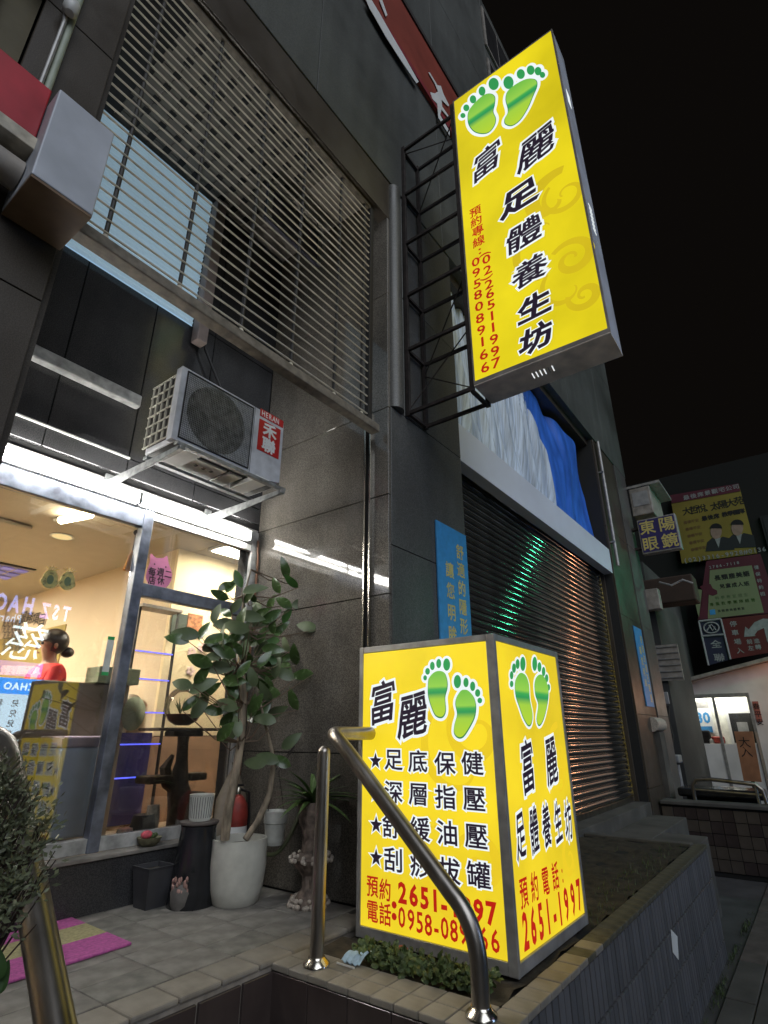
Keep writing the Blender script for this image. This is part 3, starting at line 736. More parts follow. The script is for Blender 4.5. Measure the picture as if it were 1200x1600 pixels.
MB().tube([(.36, 2.16, 3.5), (.37, 2.16, 5.9)], .016, 10).build('pipe', mat('pale green pipe', (.36, .40, .32), .5), pp, smooth=True)
MB().tube([(.33, 2.15, 3.5), (.335, 2.15, 4.1), (.32, 2.14, 4.2), (.345, 2.15, 5.9)], .010, 8).build('cable', M['alu'], pp, smooth=True)
MB().lathe([(.02, 0), (.035, .02), (.035, .07), (.01, .1)], (.335, 2.11, 4.12), 12).build('insulator', M['white_metal'], pp, smooth=True)
nb_ = thing('neighbour_building', (-2, 2.4, 0), 'dim olive plastered neighbour wall at the upper left corner', 'building')
bx(-6, .245, 2.24, 5, 2.7, 12).build('wall', mat('olive plaster', (.11, .095, .06), .85, var=.4, scale=2.5, bump=.3), nb_)
bx(-1, .24, 2.02, 2.238, 4.32, 4.42).build('ledge', M['rail_brown'], nb_, bevel=.01)
bx(-1.2, .1, 2.2, 2.239, 3.55, 4.2).build('shutter_panel', M['joint'], nb_)
MB().tube([(-.3, 2.1, 4.9), (.15, 2.12, 4.55), (.24, 2.15, 4.5)], .03, 10).build('strut', M['alu'], nb_, smooth=True)

# red banner with white strokes
bn = thing('red_banner', (2, 2.17, 8.1), 'orange red fascia banner with white strokes high on the facade', 'banner')
bnm = mat('orange red vinyl', (.24, .035, .018), .6, var=.25, scale=2)
bx(-2, 4.62, 2.14, 2.175, 8.14, 9.22).build('board', bnm, bn)
bx(-2, 4.62, 2.13, 2.139, 8.14, 8.22).build('trim', mat('dull crimson trim', (.25, .02, .03), .6), bn)
bx(-2, 4.66, 2.12, 2.18, 9.222, 9.3).build('top_edge', M['iron'], bn)
def strokes(polys, Y):
    for p in polys:
        MB().prism([at(x, y, Y=Y) for x, y in p], (0, -.004, 0)).build('stroke', M['print_white'], bn)
def cq4(pts, s=4.615, ox=540, oy=0): return [(ox + x / s, oy + y / s) for x, y in pts]
strokes([cq4([(145, 0), (185, 0), (240, 90), (330, 250), (430, 420), (525, 590), (510, 602), (400, 440), (290, 270), (200, 110), (170, 60)]),
         cq4([(240, 0), (262, 0), (300, 110), (288, 120)]),
         cq4([(595, 522), (606, 525), (660, 615), (685, 620), (705, 680), (745, 760), (738, 768), (690, 720), (695, 770), (740, 835), (735, 845), (690, 790), (680, 830), (750, 950), (748, 978), (668, 850), (660, 750), (625, 715), (608, 665), (640, 675), (665, 660), (640, 600)])], 2.129)

# ================================================================== HANGING LIGHT BOX
def star(c, r, u, up):
    return [c + u * (r if k % 2 == 0 else r * .42) * sin(pi * k / 5) + up * (r if k % 2 == 0 else r * .42) * cos(pi * k / 5) for k in range(10)]
def flat(parent, name, pts, nrm, m, lift, t=.0006):
    n = Vector(nrm)
    return MB().prism([Vector(p) + n * lift for p in pts], n * t).build(name, m, parent)
def smooth_loop(pts, k=4):
    n = len(pts); out = []
    for i in range(n):
        p0, p1, p2, p3 = [Vector(pts[(i + d) % n]) for d in (-1, 0, 1, 2)]
        for j in range(k):
            t = j / k
            out.append(.5 * ((2 * p1) + (p2 - p0) * t + (2 * p0 - 5 * p1 + 4 * p2 - p3) * t * t + (3 * p1 - p0 - 3 * p2 + p3) * t ** 3))
    return out
def grow(pts, d, nrm):
    c = sum((Vector(p) for p in pts), Vector()) / len(pts); out = []; n = len(pts)
    nv = Vector(nrm)
    ar = sum(((Vector(pts[i]) - c).cross(Vector(pts[(i + 1) % n]) - c)).dot(nv) for i in range(n))
    sg = 1 if ar > 0 else -1
    for i in range(n):
        t = (Vector(pts[(i + 1) % n]) - Vector(pts[i - 1])).normalized(); out.append(Vector(pts[i]) + t.cross(nv) * d * sg)
    return out
def foot(parent, sole, toes, conv, nrm, border, name='footprint'):
    """white bordered footprint: outline, sole and five toes as flat print"""
    u = Vector(nrm)
    sp = smooth_loop([conv(x, y) for x, y in sole], 4)
    c = sum(sp, Vector()) / len(sp)
    flat(parent, 'foot_border', grow(sp, border, nrm), nrm, M['white_lit'], .0004)
    base = flat(parent, name, sp, nrm, M['footdark'], .0016)
    inner = grow(sp, -border * .22, nrm)
    flat(base, 'foot_sole', [p + (Vector((0, 0, .004))) for p in inner], nrm, M['foot'], .0024)
    for i, (x, y, rx, ry) in enumerate(toes):
        e = [conv(x + rx * cos(2 * pi * k / 20), y + ry * sin(2 * pi * k / 20)) for k in range(20)]
        flat(parent, 'toe_border', grow(e, border, nrm), nrm, M['white_lit'], .0004 + .00018 * (i + 1))
        flat(parent, 'toe', e, nrm, M['toe'], .0017)
def spiral(parent, c, r0, turns, w, u, nrm, m, lift, flip=1, a0=0, tail=0):
    pts_i, pts_o = [], []; N_ = 44
    for k in range(N_ + 1):
        t = k / N_; a = a0 + flip * turns * 2 * pi * t; r = r0 * (1 - .85 * t); ww = w * (.35 + .65 * sin(pi * min(1, t * 1.2 + .1)))
        d = Vector(u) * cos(a) + ZU * sin(a)
        pts_o.append(Vector(c) + d * (r + ww / 2)); pts_i.append(Vector(c) + d * max(0.001, r - ww / 2))
    b = MB(); n = Vector(nrm)
    b.v = [tuple(p + n * lift) for p in pts_o + pts_i]
    b.f = [(k, k + 1, N_ + 2 + k, N_ + 1 + k) for k in range(N_)]
    return b.build('swirl', m, parent)

hb = thing('hanging_light_box', (3.37, 1.05, 3.4), 'tall yellow lit sign box projecting from the pier high above the pavement', 'sign')
hX0, hX1, hY0, hY1, hZ0, hZ1 = 3.22, 3.52, .545, 1.55, 3.40, 6.72
bx(hX0 + .006, hX1, hY0, hY1, hZ0, hZ1).build('casing', M['alu_side'], hb, bevel=.004)
bx(hX0 + .002, hX0 + .0055, hY0 + .012, hY1 - .012, hZ0 + .03, hZ1 - .012).build('lit_face', M['yellow_top'], hb)
fr_ = MB()
fr_.box(hX0, hX0 + .02, hY0 - .002, hY0 + .012, hZ0 - .002, hZ1 + .002).box(hX0, hX0 + .02, hY1 - .012, hY1 + .002, hZ0 - .002, hZ1 + .002)
fr_.box(hX0 + .0003, hX0 + .02, hY0, hY1, hZ1 - .012, hZ1 + .003).box(hX0 + .0003, hX0 + .02, hY0, hY1, hZ0 - .003, hZ0 + .03)
fr_.build('rim', M['alu_dark'], hb)
bx(hX0 + .001, hX1 + .003, hY0 - .001, hY1 + .001, hZ0 - .012, hZ0 - .004).build('underside', mat('lightened underside', (.78, .68, .58), .7, var=.2), hb)  # paler colour here stands in for light from the box below
bx(hX1 + .001, hX1 + .006, hY0 + .012, hY1 - .012, hZ0 + .03, hZ1 - .012).build('lit_face', M['yellow_top'], hb)
for k in range(6):
    y = .98 + k * .03 ; MB().prism([(3.33, y, hZ0 - .0125), (3.33, y + .007, hZ0 - .0125), (3.40, y + .014, hZ0 - .0125), (3.40, y + .007, hZ0 - .0125)], (0, 0, -.001)).build('vent_slot', M['white_lit'] if k != 1 else M['alu'], hb)
for zc in (5.88, 4.42):
    for k in range(7 if zc < 5 else 4):
        bx(3.33 + (k % 2) * .0, 3.41, hY0 - .003, hY0 - .0012, zc + k * .042, zc + k * .042 + (.014 if zc < 5 else .036)).build('vent_slot', M['white_lit'], hb)
XS = hX0 + .002
def hc(x, y): return at(680 + x / 3.75, 20 + y / 3.75, X=XS)
def hc5(x, y): return at(600 + x / 3, 320 + y / 3, X=XS)
NX = (-1, 0, 0)
UX = Vector((0, -1, 0))
spiral(hb, hc(765, 1060), .19, 1.2, .05, UX, NX, M['swirl_top'], .0001, 1, 2.2)
spiral(hb, hc(700, 1090), .27, .7, .13, UX, NX, M['swirl_top'], .00012, 1, 1.2)
spiral(hb, hc5(880, 250), .17, 1.4, .07, UX, NX, M['swirl_top'], .0001, -1, 2.4)
spiral(hb, hc5(940, 420), .12, 1.3, .06, UX, NX, M['swirl_top'], .00014, 1, 2.8)
spiral(hb, hc5(870, 380), .24, .6, .05, UX, NX, M['swirl_top'], .00018, 1, 2.2)
spiral(hb, hc5(780, 120), .42, .45, .07, UX, NX, M['swirl_top'], .00022, -1, 4.4)
foot(hb, [(190, 610), (200, 570), (240, 520), (290, 480), (330, 475), (352, 495), (350, 540), (342, 580), (357, 620), (350, 660), (320, 700), (280, 712), (230, 700), (197, 660)],
     [(343, 418, 30, 36), (275, 460, 20, 27), (222, 508, 19, 24), (183, 558, 18, 20), (163, 603, 15, 15)], hc, NX, .026)
foot(hb, [(412, 510), (425, 460), (480, 415), (540, 388), (590, 393), (599, 430), (575, 490), (545, 560), (500, 630), (450, 665), (410, 655), (406, 625), (424, 590), (424, 560)],
     [(430, 410, 30, 38), (502, 360, 24, 29), (560, 337, 23, 28), (603, 343, 20, 25), (629, 365, 16, 18)], hc, NX, .026)
letters(hb, [('富', hc(300, 872))], 'X-', .35, .85, M['ink'], 'b1', M['white_lit'], shear=.12, brush=.16)
letters(hb, [('麗', hc(590, 790))], 'X-', .36, .92, M['ink'], 'b1', M['white_lit'], shear=.12, brush=.16)
letters(hb, [('足', hc(490, 1085))], 'X-', .29, 1.15, M['ink'], 'b2', M['white_lit'], shear=.1, brush=.08)
for ch, p, sz in (('體', (655, 140), .275), ('養', (682, 312), .25), ('生', (705, 478), .235), ('坊', (712, 625), .225)):
    letters(hb, [(ch, hc5(*p))], 'X-', sz, 1.12, M['ink'], 'b2' if ch in '生坊' else 'b1', M['white_lit'], shear=.1, brush=.08)
letters(hb, [('預', hc5(428, 32)), ('約', hc5(433, 78)), ('專', hc5(440, 122)), ('線', hc5(444, 172))], 'X-', .115, 1.0, M['red_lit'], 'b1')
letters(hb, [(':', hc5(449, 212))] + [(c, hc5(*p)) for c, p in zip('0958089166', ((430, 268), (433, 318), (437, 370), (441, 422), (446, 476), (450, 532), (456, 588), (462, 642), (468, 702), (474, 762)))], 'X-', .125, 1.25, M['red_lit'], 'b1')
letters(hb, [(c, hc5(*p)) for c, p in zip('0226511997', ((480, 255), (486, 305), (492, 372), (497, 416), (502, 467), (507, 520), (512, 574), (516, 630), (521, 686), (526, 740)))], 'X-', .125, 1.25, M['red_lit'], 'b1')
letters(hb, [('(', hc5(478, 230)), (')', hc5(488, 340))], 'X-', .12, 1.0, M['red_lit'], 'b1', rot=-pi / 2)
# steel bracket of the hanging box
fb = thing('sign_bracket', (3.37, 1.85, 3.4), 'rusty black steel ladder frame tying the hanging light box to the pier', 'bracket')
def bar3(a, b, w, name='bar', n=4):
    return MB().tube([a, b], w, n).build(name, M['iron'], fb)
ya = Yo - .03
zl = [at(663, 672, Y=ya).z + .0, at(657, 590, Y=ya).z - .02]
levels = [3.385, 4.02, 4.62, 5.25, 5.90, 6.55]
for x in (3.235, 3.50):
    bar3((x, ya, 3.36), (x, ya, 6.6), .022, 'upright'); bar3((x, 1.572, 3.36), (x, 1.572, 6.70), .022, 'upright')
    for z in levels: bar3((x, ya + .02, z), (x, 1.58, z), .019, 'arm')
for z in levels: bar3((3.235, ya, z), (3.50, ya, z), .019, 'rung')
for z in (3.385, 6.55): bar3((3.235, 1.575, z - .02), (3.50, 1.575, z - .02), .019, 'rung')
bar3((3.5, ya, 3.9), (3.24, 1.58, 3.40), .006, 'tie_rod'); bar3((3.24, ya, 3.42), (3.5, 1.58, 4.3), .006, 'tie_rod'); bar3((3.5, ya, 3.9), (3.24, 1.58, 4.5), .006, 'tie_rod')
bar3((3.24, ya, 6.5), (3.5, 1.58, 6.6), .006, 'tie_rod'); bar3((3.5, ya, 5.9), (3.24, 1.58, 6.5), .006, 'tie_rod')

# ================================================================== STANDING LIGHT BOX
lbx = thing('standing_light_box', (3.0, 1.67, 0), 'square yellow lit sign box standing in the planter behind the handrail', 'sign')
bX0, bX1, bY0, bY1, bZ0, bZ1 = 2.60, 3.495, 1.245, 2.125, -.002, 1.420
XF = bX0 + .006; YF = bY0 + .006
bx(bX0 + .03, bX1 - .03, bY0 + .03, bY1 - .03, bZ0 + .01, bZ1 - .01).build('core', M['alu_dark'], lbx)
bx(XF, XF + .01, bY0 + .050, bY1 - .026, bZ0 + .052, bZ1 - .036).build('lit_face', M['yellow'], lbx)
bx(bX0 + .028, bX1 - .03, YF, YF + .01, bZ0 + .055, bZ1 - .036).build('lit_face', M['yellow'], lbx)
bx(bX1 - .02, bX1 - .01, bY0 + .036, bY1 - .03, bZ0 + .055, bZ1 - .036).build('lit_face', M['yellow'], lbx)
E = MB
def rimbar(*a): bx(*a).build('rim', M['alu'], lbx, bevel=.003)
rimbar(bX0, bX0 + .024, bY0, bY0 + .048, bZ0, bZ1)
rimbar(bX0, bX0 + .03, bY1 - .028, bY1, bZ0, bZ1)
rimbar(bX1 - .03, bX1, bY0, bY0 + .03, bZ0, bZ1)
rimbar(bX1 - .03, bX1, bY1 - .03, bY1, bZ0, bZ1)
for z0, z1 in ((bZ0, bZ0 + .05), (bZ1 - .035, bZ1)):
    rimbar(bX0 + .001, bX0 + .03, bY0 + .0485, bY1 - .0282, z0 + .0005, z1 - .0005)
    rimbar(bX0 + .0245, bX1 - .0302, bY0 + .001, bY0 + .03, z0 + .0005, z1 - .0005)
    rimbar(bX0 + .0352, bX1 - .0302, bY1 - .03, bY1 - .001, z0 + .0005, z1 - .0005)
    rimbar(bX1 - .03, bX1 - .001, bY0 + .0302, bY1 - .0302, z0 + .0005, z1 - .0005)
for x in (bX0 + .06, bX1 - .06):
    for y in (bY0 + .06, bY1 - .06): bx(x - .03, x + .03, y - .03, y + .03, -.03, bZ0 + .02).build('leg', M['iron'], lbx)
def c7(x, y): return at(540 + x / 5, 980 + y / 5, X=XF)
def c8(x, y): return at(540 + x / 4.615, 1240 + y / 4.615, X=XF)
def P1(x, y): return at(x, y, X=XF)
spiral(lbx, c7(1020, 820), .17, 1.1, .06, UX, NX, M['swirl'], .0001, 1, 1.8)
spiral(lbx, c7(930, 1030), .30, .6, .05, UX, NX, M['swirl'], .00014, 1, 2.0)
spiral(lbx, c8(960, 520), .13, 1.2, .05, UX, NX, M['swirl'], .0001, -1, 2.6)
spiral(lbx, c8(760, 330), .34, .45, .05, UX, NX, M['swirl'], .00018, -1, 5.0)
foot(lbx, [(645, 450), (652, 400), (690, 357), (735, 343), (777, 360), (797, 420), (797, 480), (780, 550), (786, 640), (775, 690), (745, 712), (700, 690), (665, 610), (645, 530)],
     [(791, 292, 27, 48), (729, 284, 19, 36), (679, 303, 18, 33), (642, 345, 18, 26), (623, 396, 14, 20)], c7, NX, .014)
foot(lbx, [(900, 500), (870, 545), (858, 600), (872, 680), (852, 760), (848, 830), (880, 868), (920, 862), (965, 800), (1010, 710), (1022, 620), (1005, 550), (965, 500), (930, 490)],
     [(875, 425, 28, 52), (942, 432, 20, 37), (994, 462, 20, 37), (1033, 514, 20, 30), (1050, 573, 18, 22)], c7, NX, .014)
letters(lbx, [('富', c7(290, 590))], 'X-', .235, .80, M['ink'], 'b1', M['white_lit'], shear=.02, brush=.14)
letters(lbx, [('麗', c7(522, 690))], 'X-', .235, .82, M['ink'], 'b1', M['white_lit'], shear=.02, brush=.14)
for txt, pts_ in (('足底保健', ((615, 1187), (653, 1190), (695, 1193), (738, 1193))), ('深層指壓', ((615, 1238), (654, 1241), (696, 1246), (741, 1249))),
                  ('舒緩油壓', ((612, 1292), (656, 1296), (699, 1302), (744, 1307))), ('刮痧拔罐', ((615, 1344), (657, 1352), (702, 1361), (748, 1368)))):
    letters(lbx, [(c, P1(*p)) for c, p in zip(txt, pts_)], 'X-', .110, 1.12, M['ink'], 'b1', M['white_lit'])
for p in ((587, 1189), (588, 1239), (588, 1289), (588, 1340)):
    c = P1(*p)
    flat(lbx, 'star_border', star(c, .058, UX, ZU), NX, M['white_lit'], .0005)
    flat(lbx, 'star', star(c, .042, UX, ZU), NX, M['ink'], .0015)
letters(lbx, [('預', P1(582, 1385)), ('約', P1(602, 1391)), ('電', P1(582, 1424)), ('話', P1(602, 1429))], 'X-', .098, .78, M['red_lit'], 'b1')
letters(lbx, [(c, P1(*p)) for c, p in zip('2651-1997', ((629, 1395), (646.5, 1399), (663.5, 1403), (680, 1407), (694, 1412), (711, 1415), (729, 1419), (748, 1423), (768, 1427)))], 'X-', .118, .86, M['red_lit'], 'b2')
letters(lbx, [(c, P1(*p)) for c, p in zip('0958-089166', ((628, 1433), (642.5, 1437), (656, 1441), (669.5, 1445), (682, 1448), (695, 1450), (709.5, 1454), (724.5, 1458), (740, 1462), (756, 1466), (774, 1470)))], 'X-', .116, .76, M['red_lit'], 'b1')
letters(lbx, [('.', P1(616, 1396)), ('.', P1(616, 1414))], 'X-', .16, 1.0, M['red_lit'], 'b2')
def d1(x, y): return at(760 + x / 2.961, 990 + y / 2.963, Y=YF)
NY = (0, -1, 0); UY = Vector((1, 0, 0))
spiral(lbx, d1(340, 560), .16, 1.1, .06, UY, NY, M['swirl'], .0001, 1, 1.5)
spiral(lbx, d1(330, 690), .22, .6, .05, UY, NY, M['swirl'], .00014, -1, 2.5)
spiral(lbx, d1(385, 1040), .10, 1.1, .04, UY, NY, M['swirl'], .0001, 1, 1.5)
foot(lbx, [(130, 240), (136, 208), (155, 183), (180, 195), (195, 235), (199, 300), (212, 370), (208, 415), (193, 430), (170, 395), (150, 340), (134, 290)],
     [(167, 140, 12, 33), (143, 141, 9, 23), (126, 160, 9, 22), (115, 193, 8, 19), (115, 233, 8, 15)], d1, NY, .013)
foot(lbx, [(221, 235), (230, 202), (250, 190), (270, 210), (284, 250), (285, 300), (272, 370), (256, 415), (240, 428), (230, 395), (238, 330), (225, 285)],
     [(222, 140, 11, 33), (244, 155, 9, 23), (263, 176, 8, 22), (277, 207, 8, 19), (286, 249, 7, 15)], d1, NY, .013)
letters(lbx, [('富', d1(190, 618)), ('麗', d1(300, 590))], 'Y-', .255, .66, M['ink'], 'b1', M['white_lit'], brush=.10)
letters(lbx, [('足', d1(157, 935)), ('體', d1(220, 912)), ('養', d1(277, 890)), ('生', d1(331, 875)), ('坊', d1(378, 868))], 'Y-', .205, .52, M['ink'], 'b1', M['white_lit'], brush=.08)
letters(lbx, [('預', d1(172, 1200)), ('約', d1(222, 1173)), ('電', d1(272, 1147)), ('話', d1(318, 1123)), (':', d1(349, 1105))], 'Y-', .125, .72, M['red_lit'], 'b1')
letters(lbx, [(c, d1(*p)) for c, p in zip('2651-1997', ((180, 1375), (216, 1352), (251, 1330), (285, 1308), (314, 1290), (340, 1272), (369, 1250), (399, 1228), (427, 1207)))], 'Y-', .185, .62, M['red_lit'], 'b2')

# ================================================================== HANDRAILS
def handrail(x, sgn, label, r=.034):
    h = thing('handrail', (x, 1.6, 0), label, 'handrail', 'stainless handrails on the entrance steps')
    rad = .09
    top = (x, 2.04, .945); lowk = (x, 1.24, .285)
    pts = []
    pts += [(x + sgn * .62, 2.04, .05), (x + sgn * .62, 2.04, .80)]
    pts += arc((x + sgn * .54, 2.04, .865), .08, 0, pi / 2, 6, (sgn, 0, 0), (0, 0, 1))
    pts += [(x + sgn * .12, 2.04, .945)]
    pts += [Vector((x + sgn * (.12 - .12 * sin(a)), 2.04 - .12 * (1 - cos(a)), .945 - .05 * (1 - cos(a)) ** 2)) for a in [pi / 2 * k / 7 for k in range(1, 8)]]
    d = (Vector(lowk) - Vector(top)).normalized(); p0 = Vector((x, 1.92, .895)) + d * .05
    pts += [p0, Vector(lowk) - d * .12]
    e0 = Vector(lowk) - d * .12; e2 = Vector((x, 1.225, .15))
    c_ = Vector(lowk) + Vector((0, -.01, .0))
    for k in range(1, 8):
        t = k / 8; pts.append(e0 * (1 - t) ** 2 + c_ * 2 * t * (1 - t) + e2 * t * t)
    pts += [e2, Vector((x, 1.225, .0))]
    MB().tube(pts, r, 20).build('rail', M['steel'], h, smooth=True)
    MB().tube([(x - .01 * sgn, 2.03, 0), (x - .01 * sgn, 2.03, .855)], r * .92, 20).build('post', M['steel'], h, smooth=True)
    MB().ball((x - .01 * sgn, 2.03, .858), r * .9, 8).build('post_cap', M['steel'], h, smooth=True)
    for y in (2.03, 1.225):
        MB().lathe([(.060, 0), (.058, .008), (.040, .022), (.036, .030)], (x - (.01 * sgn if y > 2 else 0), y, .0), 24).build('flange', M['steel_b'], h, smooth=True)
    MB().lathe([(.055, 0), (.050, .01), (.036, .02)], (x + sgn * .62, 2.04, .0), 24).build('flange', M['steel_b'], h, smooth=True)
    return h
handrail(2.225, 1, 'stainless handrail crossing in front of the standing light box')
handrail(.735, -1, 'stainless handrail cut off by the left edge beside the shrub', .036)

# ================================================================== PLANTS AND POTS
def leaf_mesh(name, m, L=.12, Wd=.05, curl=.25, fold=.18, n=7):
    b = MB()
    for i in range(n + 1):
        t = i / n; w = Wd * (sin(pi * t ** .85) ** .75) * .5 + .0006; z = -curl * L * t * t
        b.v += [(t * L, -w, z + w * fold), (t * L, 0, z), (t * L, w, z + w * fold)]
    for i in range(n):
        a = i * 3; b.f += [(a, a + 3, a + 4, a + 1), (a + 1, a + 4, a + 5, a + 2)]
    return b.mesh(name, m, smooth=True)
rp_ = thing('rubber_plant', (2.6, 3.05, 0), 'tall rubber plant with oval leaves in a pale grey pot', 'potted plant')
pc = at(368, 1411, Z=0); pc = Vector((2.60, 3.06, 0)); 
MB().lathe([(.118, 0), (.135, .015), (.158, .09), (.17, .20), (.168, .30), (.166, .345), (.152, .345), (.150, .30), (.002, .29)], pc, 40).build('pot', M['pot'], rp_, smooth=True)
MB().lathe([(.149, .301), (.001, .305)], pc, 24).build('soil', M['soil'], rp_)
def A3(x, y, Y): return at(x, y, Y=Y)
tk = [A3(351, 1312, 3.02), A3(357, 1265, 3.0), A3(368, 1210, 3.0), A3(376, 1160, 3.02), A3(381, 1100, 3.03), A3(378, 1040, 3.05), A3(376, 985, 3.05), A3(382, 930, 3.05), A3(392, 890, 3.05)]
MB().tube(tk, [.028, .026, .026, .025, .023, .018, .013, .009, .005], 12).build('trunk', M['bark'], rp_, smooth=True)
tk2 = [A3(383, 1312, 3.02), A3(402, 1285, 3.0), A3(420, 1245, 2.98), A3(427, 1200, 2.96), A3(424, 1170, 2.95), A3(414, 1130, 2.95), A3(405, 1090, 3.0)]
MB().tube(tk2, [.020, .020, .021, .017, .012, .009, .006], 10).build('trunk', M['bark'], rp_, smooth=True)
lv = [leaf_mesh('leaf', M['leaf'], .135, .062, .25), leaf_mesh('leaf', M['leaf_b'], .14, .066, .4), leaf_mesh('leaf', M['leaf_c'], .12, .05, .15), leaf_mesh('leaf', M['leaf'], .12, .058, .6), leaf_mesh('leaf', M['leaf_c'], .10, .052, -.15)]
LV = [(525,170,115,2),(490,215,60,2),(415,280,150,0),(620,235,35,1),(765,220,120,0),(855,190,140,2),(1050,195,15,0),(730,330,80,0),(815,325,150,0),(920,332,0,1),(510,350,60,1),(445,380,130,3),(600,410,5,1),(835,400,60,2),(960,475,175,1),(640,455,0,1),(440,455,20,1),(150,552,155,0),(210,520,170,1),(310,500,60,0),(390,545,20,0),(350,605,35,1),(495,565,50,1),(600,500,100,0),(670,530,70,3),(740,470,110,0),(760,540,40,2),(820,590,125,1),(880,660,100,0),(430,645,60,0),(375,658,170,1),(660,620,60,1),(290,690,150,0),(410,730,10,1),(300,780,60,0),(180,835,175,1),(290,845,20,1),(345,880,40,3),(480,740,60,0),(530,790,80,0),(700,770,140,0),(600,700,20,1),(820,720,140,0),(930,775,170,0),(870,935,130,0),(230,950,60,0),(290,980,60,1),(395,995,10,0),(470,1050,30,0),(460,965,160,1),(545,930,100,0),(640,960,60,0),(700,900,120,1),(580,1000,10,0),(470,1150,40,1),(620,1050,150,0),(500,880,80,0),(560,620,90,1),(590,570,40,0),(540,430,80,0),(520,480,160,1),(560,520,120,1),(640,570,30,0),(710,590,150,1),(580,660,140,0),(690,680,60,0),(560,740,60,0),(640,340,140,1),(670,390,30,0),(590,290,60,0),(700,430,160,0),(620,800,90,1),(520,610,130,0),(800,480,50,0),(450,580,140,0),(870,470,80,1),(770,660,130,1),(560,860,30,0),(680,1000,40,0),(530,1010,120,0)]
random.seed(21)
for _ in range(34): LV.append((random.gauss(610, 130), random.gauss(620, 200), random.uniform(0, 180), random.choice((0, 0, 1, 1, 3, 4))))
tw = MB()
for (cx, cy, ang, k) in LV:
    px, py = 240 + cx / 4, 860 + cy / 4; Y = 3.03 + random.uniform(-.20, .22)
    c = at(px, py, Y=Y); a = R(ang + random.uniform(-12, 12))
    # leaf axis mostly in the picture plane of a viewer in front, plus a random lean
    ax = (CR @ Vector((cos(a), sin(a), random.uniform(-.5, .5)))).normalized()
    nrm = (CR @ Vector((random.uniform(-.7, .7), random.uniform(-.3, .9), 1.0))).normalized()
    nrm = (nrm - ax * nrm.dot(ax)).normalized(); sd = nrm.cross(ax)
    s_ = random.uniform(.92, 1.3)
    o = link('leaf', lv[k], rp_); mw = Matrix((ax, sd, nrm)).transposed().to_4x4() @ Matrix.Scale(s_, 4)
    mw.translation = c - ax * .065 * s_ - wloc(rp_); o.matrix_local = mw
    base = c - ax * .065 * s_
    j = min(tk[3:], key=lambda p: (p - base).length + abs(p.z - base.z + .12) * .8)
    mid = (base + j) / 2 + Vector((0, 0, -.05))
    tw.tube([j, mid, base], [.006, .004, .0022], 5)
tw.build('twig', mat('brown twig', (.13, .09, .06), .8), rp_, smooth=True)
for (px, py, Y, ang, k) in ((400, 1192, 2.9, 175, 1), (452, 1160, 2.9, 40, 1), (440, 1190, 2.9, 150, 0), (480, 1205, 2.95, 170, 0), (420, 1185, 2.9, 160, 1), (500, 1080, 3.0, 140, 0), (395, 1105, 2.95, 80, 0), (350, 1145, 2.95, 50, 0)):
    c = at(px, py, Y=Y); a = R(ang); ax = (CR @ Vector((cos(a), sin(a), .1))).normalized(); nrm = (CR @ Vector((.2, .5, 1))).normalized()
    nrm = (nrm - ax * nrm.dot(ax)).normalized(); sd = nrm.cross(ax); o = link('leaf', lv[k], rp_)
    mw = Matrix((ax, sd, nrm)).transposed().to_4x4() @ Matrix.Scale(1.1, 4); mw.translation = c - ax * .07 - wloc(rp_); o.matrix_local = mw

# black plinth pot with ribbed cup
bp = thing('black_plinth', (2.42, 3.2, 0), 'tall glossy black tapered planter by the window ledge', 'pot')
bc = Vector((2.42, 3.24, 0))
MB().lathe([(.135, 0), (.14, .01), (.105, .40), (.108, .42), (.10, .425), (.001, .425)], bc, 32).build('body', M['pot_black'], bp, smooth=True)
MB().lathe([(.112, .426), (.118, .432), (.118, .442), (.001, .443)], bc, 32).build('saucer', mat('clay saucer', (.12, .10, .09), .6), bp, smooth=True)
cu = thing('ribbed_cup', (2.42, 3.24, .45), 'small white ribbed flower pot on top of the black planter', 'pot')
n_ = 28; cb = MB(); pf = [(.062, .445), (.068, .46), (.075, .58), (.077, .59), (.068, .59), (.064, .50), (.001, .49)]
for r_, z in pf:
    for k in range(n_ * 2): rr = r_ - (.005 if (k % 2 and .446 < z < .585 and r_ > .05) else 0); cb.v.append((bc.x + rr * cos(pi * k / n_), bc.y + rr * sin(pi * k / n_), z))
for i in range(len(pf) - 1):
    for k in range(n_ * 2): j = (k + 1) % (n_ * 2); cb.f.append((i * n_ * 2 + k, i * n_ * 2 + j, (i + 1) * n_ * 2 + j, (i + 1) * n_ * 2 + k))
cb.build('body', mat('off white ceramic', (.55, .55, .50), .4), cu)
rb_ = MB()
for k in range(n_): a = 2 * pi * (k + .5) / n_; rb_.tube([(bc.x + .0665 * cos(a), bc.y + .0665 * sin(a), .462), (bc.x + .0728 * cos(a), bc.y + .0728 * sin(a), .578)], .0016, 4)
stuff(rb_.build('dark_ribs', M['pot_grey'], cu))
